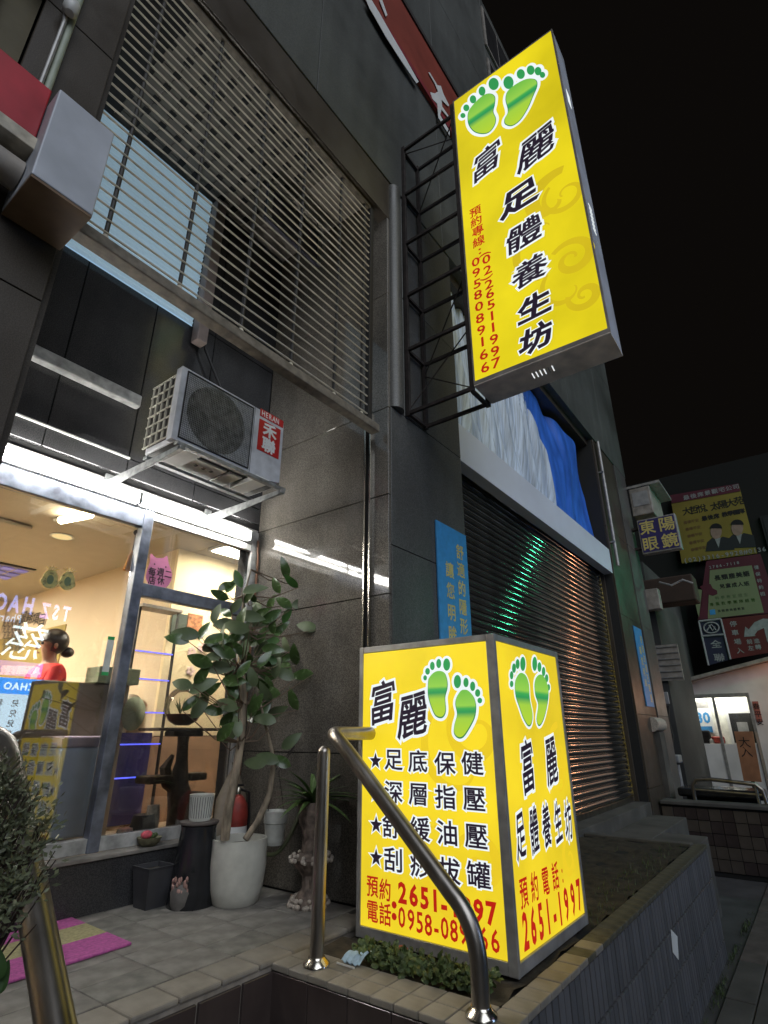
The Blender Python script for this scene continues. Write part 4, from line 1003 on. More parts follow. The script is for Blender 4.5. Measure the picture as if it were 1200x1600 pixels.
# square dark pot, cactus bowl, small clay jar
sp_ = thing('square_pot', (2.28, 3.38, 0), 'small square black pot of soil on the tiles against the plinth', 'pot')
c = Vector((2.25, 3.40, 0))
pb = MB()
for z, w in ((0, .062), (.20, .085), (.215, .09), (.215, .076), (.17, .07)):
    pb.v += [(c.x - w, c.y - w, z), (c.x + w, c.y - w, z), (c.x + w, c.y + w, z), (c.x - w, c.y + w, z)]
for i in range(4):
    for k in range(4): j = (k + 1) % 4; pb.f.append((i * 4 + k, i * 4 + j, (i + 1) * 4 + j, (i + 1) * 4 + k))
pb.f.append((16, 17, 18, 19)); pb.f.append((3, 2, 1, 0))
pb.build('body', M['pot_grey'], sp_); bx(c.x - .068, c.x + .068, c.y - .068, c.y + .068, .171, .19).build('soil', M['soil'], sp_)
cb_ = thing('cactus_bowl', (2.27, 3.55, .29), 'shallow bowl with a pink cactus bloom on the window ledge', 'plant')
c = Vector((2.29, 3.555, .2925))
MB().lathe([(.04, 0), (.065, .02), (.075, .05), (.068, .05), (.001, .04)], c, 24).build('bowl', mat('mossy bowl', (.13, .12, .07), .7, var=.4, scale=40), cb_, smooth=True)
MB().ball(c + Vector((-.035, -.02, .068)), .030, 8, (1.2, 1, .8)).build('bloom', mat('pink bloom', (.62, .10, .13), .7, var=.35, scale=60), cb_, smooth=True)
for k in range(6):
    MB().ball(c + Vector((.03 * cos(k) + .01, .03 * sin(k * 2), .055)), .016, 6).build('cactus', M['weed'], cb_, smooth=True)
jr = thing('clay_jar', (2.4, 3.3, 0), 'small grey clay jar with a rope of dried petals round its neck', 'pot')
c = Vector((2.33, 3.21, 0))
MB().lathe([(.045, 0), (.06, .03), (.066, .09), (.055, .125), (.05, .135), (.058, .15), (.048, .15), (.001, .13)], c, 24).build('body', mat('grey clay', (.13, .12, .11), .7, var=.3, scale=20), jr, smooth=True)
random.seed(9); pb = MB()
for k in range(40):
    a = random.uniform(0, 2 * pi); z = random.uniform(.09, .165); pb.ball((c.x + .056 * cos(a), c.y + .056 * sin(a), z), .0085, 4, (1, 1, 1.8))
stuff(pb.build('petals', mat('dusty pink petals', (.34, .20, .17), .8, var=.3, scale=50), jr, smooth=True))
MB().tube([(c.x - .01, c.y, .13), (c.x - .0, c.y + .02, .28), (c.x + .02, c.y + .02, .42)], .004, 6).build('stem', M['bark'], jr, smooth=True)
tag(MB().tube([(2.972, 3.59, 2.50), (2.975, 3.57, 2.30), (2.97, 3.565, 1.6), (2.974, 3.56, .9), (2.97, 3.57, .30)], .009, 8).build('cable', mat('rust brown cable', (.16, .07, .035), .6), None, smooth=True), 'rust brown cable running down the corner beside the shop window', 'cable')
# extinguisher
fe = thing('fire_extinguisher', (2.74, 3.4, 0), 'red fire extinguisher standing behind the rubber plant', 'fire extinguisher')
c = Vector((2.82, 3.38, .0))
MB().lathe([(.07, 0), (.078, .01), (.078, .44), (.070, .49), (.045, .53), (.02, .55)], c, 28).build('cylinder', M['red'], fe, smooth=True)
MB().lathe([(.0785, .18), (.0785, .36)], c, 28).build('paper_label', M['print_white'], fe, smooth=True)
MB().lathe([(.018, .551), (.018, .59), (.01, .60)], c, 12).build('valve', M['steel_b'], fe, smooth=True)
bx(c.x - .06, c.x + .04, c.y - .01, c.y + .01, .60, .615).build('handle', M['print_black'], fe, bevel=.004)
MB().tube([c + Vector((.02, 0, .58)), c + Vector((.08, -.02, .56)), c + Vector((.10, -.02, .40)), c + Vector((.085, -.01, .2))], .009, 8).build('hose', M['print_black'], fe, smooth=True)
sk = thing('sack', (2.80, 3.48, 0), 'crumpled beige plastic bag behind the fire extinguisher', 'bag')
sb_ = MB().lathe([(.10, .0), (.14, .1), (.14, .35), (.12, .52), (.05, .66), (.012, .72), (.02, .75)], (2.86, 3.49, .0), 18)
random.seed(2); sb_.v = [(x + random.uniform(-.010, .010), y * .0 + y + random.uniform(-.008, .008), z) for x, y, z in sb_.v]
sb_.v = [(x, 3.49 + (y - 3.49) * .45, z) for x, y, z in sb_.v]
sb_.build('bag', mat('dusty beige film', (.28, .23, .17), .5, var=.3, scale=10), sk, smooth=True)
# white pot hanging on the granite wall
hp = thing('hanging_pot', (2.95, 3.05, .3), 'white plastic pot hanging low on the granite wall', 'pot')
c = at(428, 1320, Y=2.98); c = Vector((c.x, 2.98, c.z))
MB().lathe([(.052, 0), (.056, .01), (.068, .12), (.074, .125), (.076, .19), (.07, .195), (.066, .19), (.06, .02)], c, 24).build('body', mat('chalky white plastic', (.50, .50, .46), .6, var=.2, scale=14), hp, smooth=True)
for s_ in (-1, 1): MB().tube([c + Vector((s_ * .07, 0, .19)), c + Vector((s_ * .02, .02, .42)), Vector((2.99, c.y + .02, c.z + .6))], .003, 6).build('wire', M['iron'], hp, smooth=True)
tag(MB().tube([c + Vector((.0, -.02, -.02)) + Vector((-.12 + .34 * t, 0, -.06 * sin(pi * t) + .22 * t * t)) for t in [k / 12 for k in range(13)]], .013, 10).build('hose', mat('olive hose', (.09, .10, .05), .5), None, smooth=True), 'loop of olive green hose under the white hanging pot', 'hose')
# spider plant on a carved shell pedestal
sg = thing('pedestal_planter', (2.75, 2.6, 0), 'carved shell pedestal crusted with cream pebbles holding a spiky fern', 'planter')
c = Vector((2.82, 2.66, 0))
random.seed(14)
pd = MB().lathe([(.10, 0), (.085, .05), (.05, .10), (.045, .16), (.10, .22), (.12, .25), (.06, .28), (.05, .36), (.075, .44), (.095, .53), (.085, .55), (.001, .53)], c, 22)
pd.v = [(x + random.uniform(-.009, .009), y + random.uniform(-.009, .009), z) for x, y, z in pd.v]
pd.build('body', mat('mottled carved stone', (.17, .13, .105), .8, var=.6, scale=26, bump=1, bscale=70), sg, smooth=True)
for (zz, rr, cnt) in ((.02, .115, 26), (.045, .10, 18), (.245, .125, 22), (.265, .105, 16)):
    for k in range(cnt):
        a = 2 * pi * k / cnt + random.uniform(-.1, .1)
        MB().ball((c.x + rr * cos(a), c.y + rr * sin(a), zz + random.uniform(-.006, .006)), random.uniform(.011, .016), 4).build('pebble', M['bead'], sg, smooth=True)
fl = leaf_mesh('frond', mat('bright fern green', (.10, .17, .05), .4, var=.3), .30, .036, .5, .3)
for k in range(48):
    a = random.uniform(0, 2 * pi); e = random.uniform(.15, 1.2); ax = Vector((cos(a) * cos(e), sin(a) * cos(e), sin(e))); sd = ax.cross(ZU).normalized(); nrm = sd.cross(ax)
    o = link('frond', fl, sg); s_ = random.uniform(.6, 1.05)
    mw = Matrix((ax, -sd, nrm)).transposed().to_4x4() @ Matrix.Scale(s_, 4); mw.translation = c + Vector((0, 0, .54)) - wloc(sg); o.matrix_local = mw

# shrub at the left edge
shb = thing('shrub', (.33, 1.32, 0), 'fine leaved shrub at the left edge leaning over the handrail', 'shrub')
random.seed(31)
cc = at(18, 1305, Y=2.05)
stems = MB(); fo = MB()
bc0 = Vector((.33, 1.32, .0))
MB().lathe([(.12, -.0), (.15, .02), (.17, .2), (.18, .21), (.15, .21), (.001, .19)], bc0, 24).build('pot', M['pot_grey'], shb, smooth=True)
def blob(c, r, n):
    for _ in range(n):
        d = Vector((random.gauss(0, 1), random.gauss(0, 1), random.gauss(0, 1))).normalized(); rr = r * min(1.7, abs(random.gauss(0, .75)) + .1)
        p = c + d * rr; a = d * .6 + Vector((random.uniform(-1, 1), random.uniform(-1, 1), random.uniform(-.2, 1))); a.normalize()
        s_ = a.orthogonal().normalized(); l = random.uniform(.009, .019); w = l * .22
        fo.add([p, p + a * l * .5 + s_ * w, p + a * l, p + a * l * .5 - s_ * w], [(0, 1, 2, 3)])
for (px, py, Y, r, n) in ((-4, 1240, 1.32, .055, 420), (26, 1290, 1.28, .050, 380), (-6, 1330, 1.25, .065, 520), (32, 1250, 1.3, .030, 160), (8, 1385, 1.22, .045, 300), (-16, 1290, 1.3, .07, 420), (56, 1325, 1.24, .024, 90), (-2, 1205, 1.34, .03, 120), (-16, 1420, 1.2, .05, 260), (50, 1385, 1.22, .018, 60), (68, 1290, 1.25, .014, 40), (10, 1225, 1.3, .035, 170)):
    c = at(px, py, Y=Y); blob(c, r, n)
    for _ in range(10):
        e = c + Vector((random.gauss(0, 1), random.gauss(0, 1), random.gauss(0, .8))) * r * .7
        stems.tube([bc0 + Vector((0, 0, .19)), (bc0 + c) / 2 + Vector((random.uniform(-.04, .04), 0, .05)), e], [.005, .0035, .001], 4)
stuff(fo.build('foliage', M['shrub'], shb)); stems.build('stems', M['bark_dark'], shb)
bl = leaf_mesh('leaf', mat('broad green leaf', (.04, .09, .022), .5, var=.3), .045, .028, .5)
for (px, py, ang) in ((4, 1515, 70), (-12, 1490, 100), (-6, 1545, 50)):
    c = at(px, py, Y=1.2); a = R(ang); ax = (CR @ Vector((cos(a), sin(a), .1))).normalized(); nrm = (CR @ Vector((.3, .4, 1))).normalized()
    nrm = (nrm - ax * nrm.dot(ax)).normalized(); sd = nrm.cross(ax); o = link('leaf', bl, shb)
    mw = Matrix((ax, sd, nrm)).transposed().to_4x4(); mw.translation = c - ax * .05 - wloc(shb); o.matrix_local = mw

# doormat: striped pile
dm = thing('doormat', (1.4, 3.2, 0), 'pink and straw striped doormat lying askew on the terrace tiles', 'doormat')
C0, C1, C2, C3 = at(112, 1434, Z=.015), at(206, 1474, Z=.015), at(98, 1508, Z=.015), at(-30, 1455, Z=.015)
ex = (C1 - C0); ey = (C2 - C1); ey = ey.normalized() * 1.05
k_ = [0, .22, .48, .82, 1.0]
wd = ex.length
exn = ex.normalized()
for i, (a, b) in enumerate(((0, .26), (.26, .62), (.62, 1.0))):
    p = [C0 + ex * a, C0 + ex * b, C0 + ex * b + ey, C0 + ex * a + ey]
    p = [Vector((q.x, q.y, .008)) for q in p]
    MB().prism(p, (0, 0, .012)).build('stripe', M['pink'] if i != 1 else M['straw'], dm, bevel=.004)

# weeds and the dropped mask
random.seed(17)
wd_ = thing('weed_clump', (2.5, 1.6, 0), 'low clump of broad green weeds under the standing light box', 'weeds')
wb = MB()
def weedpatch(b, c, n, sx, sy, sz, l0, l1):
    for _ in range(n):
        p = Vector(c) + Vector((random.uniform(-sx, sx), random.uniform(-sy, sy), random.random() ** 1.3 * sz)); a = random.uniform(0, 2 * pi); e = random.uniform(-.2, 1.0)
        ax = Vector((cos(a) * cos(e), sin(a) * cos(e), sin(e))); s_ = ax.orthogonal().normalized(); l = random.uniform(l0, l1); w = l * .38
        s_ = (s_ * cos(.0) + ax.cross(s_) * random.uniform(-.8, .8)).normalized(); n_ = ax.cross(s_)
        b.add([p, p + ax * l * .35 + s_ * w, p + ax * l * .8 + s_ * w * .7 - n_ * .004, p + ax * l, p + ax * l * .8 - s_ * w * .7 - n_ * .004, p + ax * l * .35 - s_ * w, p + ax * l * .5 - n_ * .006],
              [(0, 1, 6), (1, 2, 6), (2, 3, 6), (3, 4, 6), (4, 5, 6), (5, 0, 6)])
weedpatch(wb, (2.44, 1.86, 0), 240, .08, .10, .035, .02, .045)
weedpatch(wb, (2.42, 1.62, 0), 330, .09, .16, .04, .02, .045)
weedpatch(wb, (2.44, 1.42, 0), 260, .08, .12, .035, .02, .045)
stuff(wb.build('weed_leaves', M['weed'], wd_))
tag(MB().ball(at(628, 1483, X=2.52), .022, 5, (1, 1.6, .6)).build('red_scrap', mat('faded red scrap', (.22, .03, .025), .8), None, smooth=True), 'scrap of faded red plastic among the weeds', 'litter')
gr1 = MB()
for _ in range(500):
    x = random.uniform(3.5, 6.3); y = random.uniform(1.22, 1.45) + (.5 * random.random() if random.random() < .2 else 0); h = random.uniform(.01, .05); a = random.uniform(0, 6.3)
    gr1.add([(x, y, -.02), (x + .004 * cos(a), y + .004 * sin(a), -.02), (x + .02 * cos(a + 1), y + .02 * sin(a + 1), -.02 + h)], [(0, 1, 2)])
for _ in range(40):
    x = 3.62 + random.gauss(0, .03); y = 1.33 + random.gauss(0, .02); h = random.uniform(.05, .15); a = random.uniform(0, 6.3)
    gr1.add([(x, y, -.02), (x + .006 * cos(a), y + .006 * sin(a), -.02), (x + .03 * cos(a + 1), y + .03 * sin(a + 1), -.02 + h)], [(0, 1, 2)])
tag(gr1.build('grass', M['weed']), 'sparse grass blades in the planter soil', 'grass', kind='stuff')
gr2 = MB()
for _ in range(1500):
    x = random.uniform(3.4, 8.0); y = 1.09 - abs(random.gauss(0, .03)); h = random.uniform(.01, .045); a = random.uniform(0, 6.3)
    if sin(x * 7) + random.uniform(-1, 1) < 0: continue
    gr2.add([(x, y, GZ), (x + .006 * cos(a), y + .006 * sin(a), GZ), (x + .02 * cos(a + 1), y + .02 * sin(a + 1), GZ + h)], [(0, 1, 2)])
tag(gr2.build('verge_weeds', M['weed']), 'strip of weeds along the foot of the planter wall', 'grass', kind='stuff')
mk = thing('face_mask', (2.36, 1.98, 0), 'crumpled pale blue face mask lying on the rim tiles by the post', 'face mask')
def mkf(u, v):
    return (2.30 + .09 * v, 1.955 - u * .10, .006 + .022 * sin(v * 3.1) * (1 - .5 * u) + .005 * sin(u * 22) + .03 * v * u)
def mkf_old(u, v):
    p = Vector((2.33, 2.02, 0)); return (2.32 + .03 * sin(v * 3) + .01 * sin(u * 25), 1.945 - u * .05 + .012 * sin(v * 6), .004 + v * .10 + .004 * sin(u * 20))
cloth('fabric', M['mask'], mkf, 14, 8, mk)
bx(2.27, 2.275, 1.86, 1.96, .002, .008).build('strap', M['print_white'], mk)

# ================================================================== INSIDE THE SHOP
room = thing('shop_interior', (1.5, 5, .25), 'warm lit massage shop room seen through the window', 'room')
bx(-2.5, 4.4, 3.70, 8.6, .15, .26).build('floor', M['floor_in'], room)
bx(-2.5, 4.4, 3.70, 8.6, 2.602, 2.66).build('ceiling', M['ceil_in'], room)
bx(2.86, 2.90, 4.64, 8.6, .261, 2.6).build('side_wall', M['wall_tan'], room)
bx(2.86, 4.4, 4.60, 4.638, .925, 2.6).build('end_wall', M['wall_in'], room)
bx(2.85, 4.4, 4.592, 4.638, .261, .92).build('wainscot', M['wall_brown'], room)
bx(-2.5, 2.85, 8.5, 8.6, .261, 2.6).build('back_wall', M['wall_in'], room)
bx(-2.6, -2.5, 3.70, 8.6, .261, 2.6).build('left_wall', M['wall_in'], room)
bx(4.38, 4.42, 3.7, 4.6, .261, 2.6).build('right_wall', M['wall_in'], room)
def clamp(x0, x1, y0, y1, label, m='fill_warm'):  # unseen panels added to brighten the room
    t = thing('added_panel', ((x0 + x1) / 2, (y0 + y1) / 2, 2.6), label, 'lamp')
    bx(x0 - .03, x1 + .03, y0 - .03, y1 + .03, 2.575, 2.601).build('frame', M['white_metal'], t)
    bx(x0, x1, y0, y1, 2.568, 2.5745).build('diffuser', M[m], t)
    return t
clamp(-.1, 1.2, 4.9, 5.8, 'square warm fill panel added over the middle of the shop room')
clamp(.9, 1.8, 6.9, 7.7, 'square warm fill panel added at the back of the shop room')
clamp(3.05, 3.95, 3.86, 4.34, 'small warm fill panel added by the yellow end wall')
tl = thing('ceiling_tube', (1.8, 4.3, 2.58), 'short warm tube lamp on the shop ceiling near the window head', 'lamp')
q = at(118, 806, Z=2.55); 
MB().tube([(q.x - .02, q.y + .20, 2.552), (q.x + .06, q.y - .12, 2.552)], .03, 12).build('lamp_tube', M['tube_warm'], tl, smooth=True)
MB().tube([(q.x - .03, q.y + .3, 2.575), (q.x + .22, q.y - .6, 2.575)], .014, 8).build('channel', M['white_metal'], tl)
dl = thing('downlight', (1, 5, 2.6), 'small round warm downlight in the shop ceiling', 'lamp')
q = at(97, 838, Z=2.598); MB().lathe([(.10, -.006), (.095, .0)], (q.x, q.y, 2.60), 24).build('ring', M['white_metal'], dl); MB().lathe([(.08, -.008), (.08, -.0065)], (q.x, q.y, 2.60), 24).build('lens', emis('dim warm lens', (1, .75, .35), 1.1, 0), dl)
# ceiling grille with violet light (top left of the room)
vg = thing('ceiling_grille', (1, 6.2, 2.6), 'louvred ceiling vent glowing violet at the left of the room', 'vent')
q0, q1 = at(0, 880, Z=2.597), at(70, 885, Z=2.597)
bx(q1.x - 1.0, q1.x, q0.y + .0, q1.y + .2, 2.590, 2.598).build('panel', M['joint'], vg)
for i in range(7):
    for j in range(3):
        bx(q1.x - .95 + i * .135, q1.x - .84 + i * .135, q0.y + .06 + j * .22, q0.y + .2 + j * .22, 2.584, 2.589).build('louvre', emis('violet lit louvre', (.25, .2, .55), .8, .3) if (i == 0 and j == 0) else bpy.data.materials['violet lit louvre'], vg)
# air conditioner cassette outline on the ceiling
cq_ = thing('ceiling_cassette', (.8, 5, 2.6), 'round edged white ceiling cassette near the left pane', 'vent')
q = at(5, 830, Z=2.58)
bx(q.x - .5, q.x + .12, q.y - .3, q.y + .3, 2.56, 2.598).build('body', M['ceil_in'], cq_, bevel=.03)
# menu boards on the side wall (X const, faces left)
mb_ = thing('menu_board', (2.8, 6, 1.3), 'olive price list board lettered in black on the tan wall', 'poster')
def sw(x, y): return at(x, y, X=2.852)
a0, a1 = sw(-30, 962), sw(108, 968); 
a0, a1 = sw(0, 970), sw(104, 975)
bx(2.846, 2.858, a1.y, a0.y + .3, 1.15, (a1.z)).build('board', mat('olive board', (.30, .23, .06), .6), mb_, bevel=.003)
letters(mb_, [(c, sw(*p)) for c, p in zip('服務項目', ((37, 965), (47, 966), (57, 967), (67, 968)))], 'X-', .16, 1.3, M['print_black'], 'b1', lift=.008)
for r_ in range(5):
    letters(mb_, [(c, sw(8 + i * 6.0, 974 + r_ * 9.5)) for i, c in enumerate('足底保健壓')], 'X-', .10, 1.1, M['print_black'], 'b1', lift=.008)
ps = thing('food_poster', (3.1, 4.59, 1.7), 'small dark poster with a brown picture on the yellow end wall', 'poster')
a0, a1 = at(270, 957, Y=4.596), at(312, 1002, Y=4.596)
bx(a0.x, a0.x + (a1.x - a0.x) * .48, 4.588, 4.597, a1.z - .02, a0.z).build('text_half', mat('slate green print', (.05, .07, .05), .6), ps)
bx(a0.x + (a1.x - a0.x) * .5, a1.x, 4.588, 4.597, a1.z + .03, a0.z + .02).build('picture_half', mat('brown food print', (.32, .13, .05), .6, var=.7, scale=30), ps)
for (px, py, fl_) in ((300, 1018, 'upper left pale pink paper flower on the yellow end wall'), (298, 1048, 'lowest pale pink paper flower on the yellow end wall'), (315, 1012, 'upper right pale pink paper flower on the yellow end wall')):
    c = at(px, py, Y=4.59); dc = MB()
    for k in range(5): a = 2 * pi * k / 5; dc.ball((c.x + .028 * cos(a), 4.592, c.z + .028 * sin(a)), .02, 5, (1, .15, 1))
    tag(dc.build('flower_decal', mat('pale pink decal', (.75, .55, .50), .6) if 'pale pink decal' not in bpy.data.materials else bpy.data.materials['pale pink decal']), fl_, 'decoration', 'paper flowers on the yellow wall')
# glass shelf with blue leds
gs = thing('led_shelf', (2.7, 4.45, .3), 'narrow dark framed display shelf edged with blue led strips', 'shelf')
for x in (2.47, 2.84): bx(x, x + .018, 4.44, 4.458, .262, 1.95).build('upright', M['print_black'], gs)
bx(2.47, 2.858, 4.40, 4.58, 1.95, 1.975).build('top', M['alu_dark'], gs)
for z in (.62, .86, 1.10, 1.36, 1.58):
    bx(2.49, 2.838, 4.44, 4.58, z, z + .008).build('shelf', M['bowl'], gs); bx(2.49, 2.838, 4.432, 4.439, z, z + .009).build('led_strip', M['led'], gs)
bx(2.49, 2.838, 4.57, 4.585, .28, .95).build('back_panel', mat('deep violet panel', (.04, .035, .12), .4), gs)
# driftwood stand with glass terrarium
ds = thing('driftwood_stand', (2.6, 3.9, .29), 'dark carved driftwood stand with stepped shelves inside the window', 'plant stand')
Yd = 3.92
def dd(x, y): return at(x, y, Y=Yd)
MB().tube([dd(285, 1300), dd(283, 1260), dd(278, 1225), dd(284, 1190), dd(286, 1160), dd(288, 1143)], [.12, .095, .075, .045, .04, .05], 10).build('trunk', M['bark_dark'], ds, smooth=True)
MB().tube([dd(285, 1240), dd(262, 1222), dd(258, 1200), dd(270, 1180)], [.05, .05, .04, .015], 8).build('branch', M['bark_dark'], ds, smooth=True)
def slabd(p0, p1, t=.03, d=.12):
    a, b = dd(*p0), dd(*p1); bx(a.x, b.x, Yd - d, Yd + d, a.z - t, a.z).build('shelf', M['bark_dark'], ds, bevel=.012)
slabd((232, 1137), (333, 1137), .022, .14); slabd((264, 1142), (312, 1142), .04, .06)
slabd((292, 1208), (316, 1212), .05, .07); slabd((222, 1213), (262, 1213), .05, .09); slabd((290, 1238), (312, 1240), .05, .08)
tb = thing('terrarium', (2.68, 3.9, .98), 'round glass terrarium bowl with red soil and a small air plant', 'terrarium')
c = dd(288, 1104); rr = .148
MB().lathe([(.05, -rr * .93), (rr * .72, -rr * .7), (rr * .95, -rr * .3), (rr, 0), (rr * .93, rr * .4), (rr * .72, rr * .72), (rr * .55, rr * .86)], c, 28).build('bowl', M['bowl'], tb, smooth=True)
MB().lathe([(.045, -rr * .90), (rr * .68, -rr * .68), (rr * .86, -rr * .38), (.001, -rr * .34)], c, 24).build('soil', mat('dark red soil', (.14, .045, .03), .8), tb, smooth=True)
tp = MB(); random.seed(4)
for k in range(14): a = random.uniform(0, 6.3); tp.tube([c + Vector((-.03, 0, -.05)), c + Vector((-.03 + .03 * cos(a), .03 * sin(a), .0)), c + Vector((-.03 + .05 * cos(a), .05 * sin(a), random.uniform(.02, .07)))], [.005, .004, .001], 5)
tp.build('air_plant', M['weed'], tb)
# clutter at the foot of the window
random.seed(8)
for (px, py, rr, hh, mm, lab) in ((222, 1255, .085, .17, 'pot_grey', 'dark round pot on the inner sill left of the driftwood stand'), (238, 1235, .05, .22, 'bead', 'pale stone jar beside the driftwood stand'), (190, 1290, .06, .10, 'bead', 'small pinkish pot on the inner floor behind the mullion')):
    c = at(px, py + 40, Y=3.86); k_ = thing('sill_pot', c, lab, 'pot')
    MB().lathe([(rr * .7, 0), (rr, hh * .5), (rr * .8, hh), (rr * .7, hh), (.001, hh * .9)], (c.x, 3.86, .262), 20).build('body', M[mm], k_, smooth=True)
# blue storage bin
bn_ = thing('storage_bin', (2.05, 4.2, .26), 'pale blue plastic storage bin with lilac lid inside the left pane', 'bin')
a0, a1 = at(84, 1168, Y=4.1), at(163, 1168, Y=4.1)
MB().prism([(a0.x + .03, 3.98, .33), (a1.x - .02, 3.98, .33), (a1.x, 3.98, .86), (a0.x, 3.98, .86)], (0, .4, 0)).build('body', M['bin'], bn_, bevel=.02, seg=3)
bx(a0.x - .01, a1.x + .01, 3.97, 4.4, .861, .93).build('lid', M['bin_lid'], bn_, bevel=.015, seg=2)
# recliner
rc = thing('recliner_chair', (2.4, 4.9, .26), 'beige massage recliner with grey green back cushion', 'chair')
MB().prism([(2.15, 4.75, .45), (2.75, 4.75, .45), (2.75, 4.75, .62), (2.15, 4.75, .62)], (0, .7, 0)).build('seat', M['sofa'], rc, bevel=.05, seg=3)
MB().prism([(2.60, 4.78, .55), (2.84, 4.78, 1.25), (2.72, 4.78, 1.28), (2.44, 4.78, .6)], (0, .6, 0)).build('backrest', M['sofa'], rc, bevel=.05, seg=3)
bx(2.1, 2.75, 4.65, 4.74, .35, .78).build('armrest', M['sofa'], rc, bevel=.03, seg=3)
for x in (2.2, 2.7):
    for y in (4.8, 5.4): bx(x - .02, x + .02, y - .02, y + .02, .261, .45).build('leg', M['print_black'], rc)
tag(MB().ball(at(208, 1115, Y=4.3), .115, 10, (.8, .7, 1.1)).build('cushion', M['sage'], None, smooth=True), 'grey green bolster propped beside the led shelf', 'cushion')
# counter with sage cloth
ct = thing('counter', (1.5, 4.3, .26), 'low dim counter topped with a sage green panel in front of the woman', 'counter')
zt_, zb_ = at(120, 1037, Y=4.25).z, at(120, 1064, Y=4.25).z
bx(.2, 2.42, 4.30, 4.42, .261, zb_ - .002).build('body', mat('grey brown counter', (.22, .18, .14), .6, var=.2, scale=3), ct, bevel=.01)
bx(2.13, 2.46, 4.25, 4.45, zb_, zt_).build('panel', M['sage'], ct, bevel=.006)

# woman in red
pe = thing('person', (1.95, 4.6, .26), 'woman in red shirt, dark hair in a bun, turned away inside the shop', 'person')
def skin_body(name, joints, edges, m, parent, root=0, sub=2):
    me = bpy.data.meshes.new(name); me.from_pydata([j[0] for j in joints], edges, [])
    o = bpy.data.objects.new(name, me); COL.objects.link(o)
    sk_ = o.modifiers.new('s', 'SKIN'); me.skin_vertices  # skin layer made by the modifier
    sv = me.skin_vertices[0].data
    for i, j in enumerate(joints): sv[i].radius = (j[1], j[2] if len(j) > 2 else j[1]); sv[i].use_root = (i == root)
    ss = o.modifiers.new('u', 'SUBSURF'); ss.levels = sub; ss.render_levels = sub
    dg = bpy.context.evaluated_depsgraph_get(); me2 = bpy.data.meshes.new_from_object(o.evaluated_get(dg)); bpy.data.objects.remove(o)
    me2.name = name; me2.materials.clear(); me2.materials.append(m)
    for p in me2.polygons: p.use_smooth = True
    return link(name, me2, parent)
hd = at(86, 1010, Y=4.6); px_, py_ = hd.x, 4.6; Hh = hd.z - .0
def V(x, y, z): return (px_ + x, py_ + y, z)
sh_z = Hh - .175
J = [(V(0, 0, .99), .13, .10), (V(0, 0, 1.12), .11, .085), (V(-.0, 0, sh_z - .05), .13, .09), (V(-.015, -.0, sh_z + .06), .048), (V(-.03, 0, Hh - .06), .05), (V(-.035, 0, Hh + .02), .078, .085), (V(-.03, 0, Hh + .075), .06),
     (V(-.02, -.17, sh_z - .02), .05), (V(-.10, -.20, sh_z - .26), .038), (V(-.28, -.14, sh_z - .30), .028), (V(-.34, -.13, sh_z - .30), .026),
     (V(-.02, .17, sh_z - .02), .05), (V(-.10, .20, sh_z - .26), .038), (V(-.28, .14, sh_z - .30), .028), (V(-.34, .13, sh_z - .30), .026),
     (V(0, -.09, .90), .085), (V(-.01, -.09, .60), .055), (V(0, -.09, .33), .035), (V(-.10, -.09, .29), .03),
     (V(0, .09, .90), .085), (V(-.01, .09, .60), .055), (V(0, .09, .33), .035), (V(-.10, .09, .29), .03)]
Ed = [(0, 1), (1, 2), (2, 3), (3, 4), (4, 5), (5, 6), (2, 7), (7, 8), (8, 9), (9, 10), (2, 11), (11, 12), (12, 13), (13, 14), (0, 15), (15, 16), (16, 17), (17, 18), (0, 19), (19, 20), (20, 21), (21, 22)]
skin_body('body', J, Ed, M['skin'], pe)
Js = [(V(0, 0, 1.0), .15, .12), (V(0, 0, 1.12), .13, .105), (V(0, 0, sh_z - .05), .15, .11), (V(-.01, 0, sh_z + .045), .062), (V(-.02, -.17, sh_z - .02), .066), (V(-.07, -.19, sh_z - .16), .055), (V(-.02, .17, sh_z - .02), .066), (V(-.07, .19, sh_z - .16), .055)]
skin_body('shirt', Js, [(0, 1), (1, 2), (2, 3), (2, 4), (4, 5), (2, 6), (6, 7)], M['shirt'], pe)
Jt = [(V(0, 0, .98), .145, .115), (V(0, -.09, .88), .095), (V(-.01, -.09, .60), .066), (V(0, -.09, .36), .05), (V(0, .09, .88), .095), (V(-.01, .09, .60), .066), (V(0, .09, .36), .05)]
skin_body('trousers', Jt, [(0, 1), (1, 2), (2, 3), (0, 4), (4, 5), (5, 6)], M['trousers'], pe)
hr = MB().ball((px_ - .012, py_, Hh + .035), .105, 12, (1.0, .92, .95))
hr.v = [(x if not (z < Hh + .02 and x < px_ - .05) else px_ - .05, y, z) for x, y, z in hr.v]
hr.build('hair', M['hair'], pe, smooth=True)
MB().ball((px_ + .098, py_ - .0, Hh - .035), .046, 8, (1.1, 1, .9)).build('hair_bun', M['hair'], pe, smooth=True)
for s_ in (-1, 1):
    MB().ball((px_ - .03, py_ + s_ * .088, Hh - .005), .022, 6, (.7, .4, 1)).build('ear', M['skin'], pe, smooth=True)
    MB().ball((px_ - .108, py_ + s_ * .03, Hh + .01), .011, 6).build('eye', M['print_black'], pe, smooth=True)
    for k in range(4):
        MB().tube([V(-.35, s_ * .13 - .024 + k * .016, sh_z - .305), V(-.385, s_ * .13 - .026 + k * .017, sh_z - .315), V(-.41 + .006 * abs(k - 1.5), s_ * .13 - .026 + k * .017, sh_z - .335)], [.009, .008, .006], 6).build('finger', M['skin'], pe, smooth=True)
    MB().tube([V(-.33, s_ * .13 + s_ * .02, sh_z - .31), V(-.355, s_ * .13 + s_ * .045, sh_z - .32)], [.010, .008], 6).build('thumb', M['skin'], pe, smooth=True)
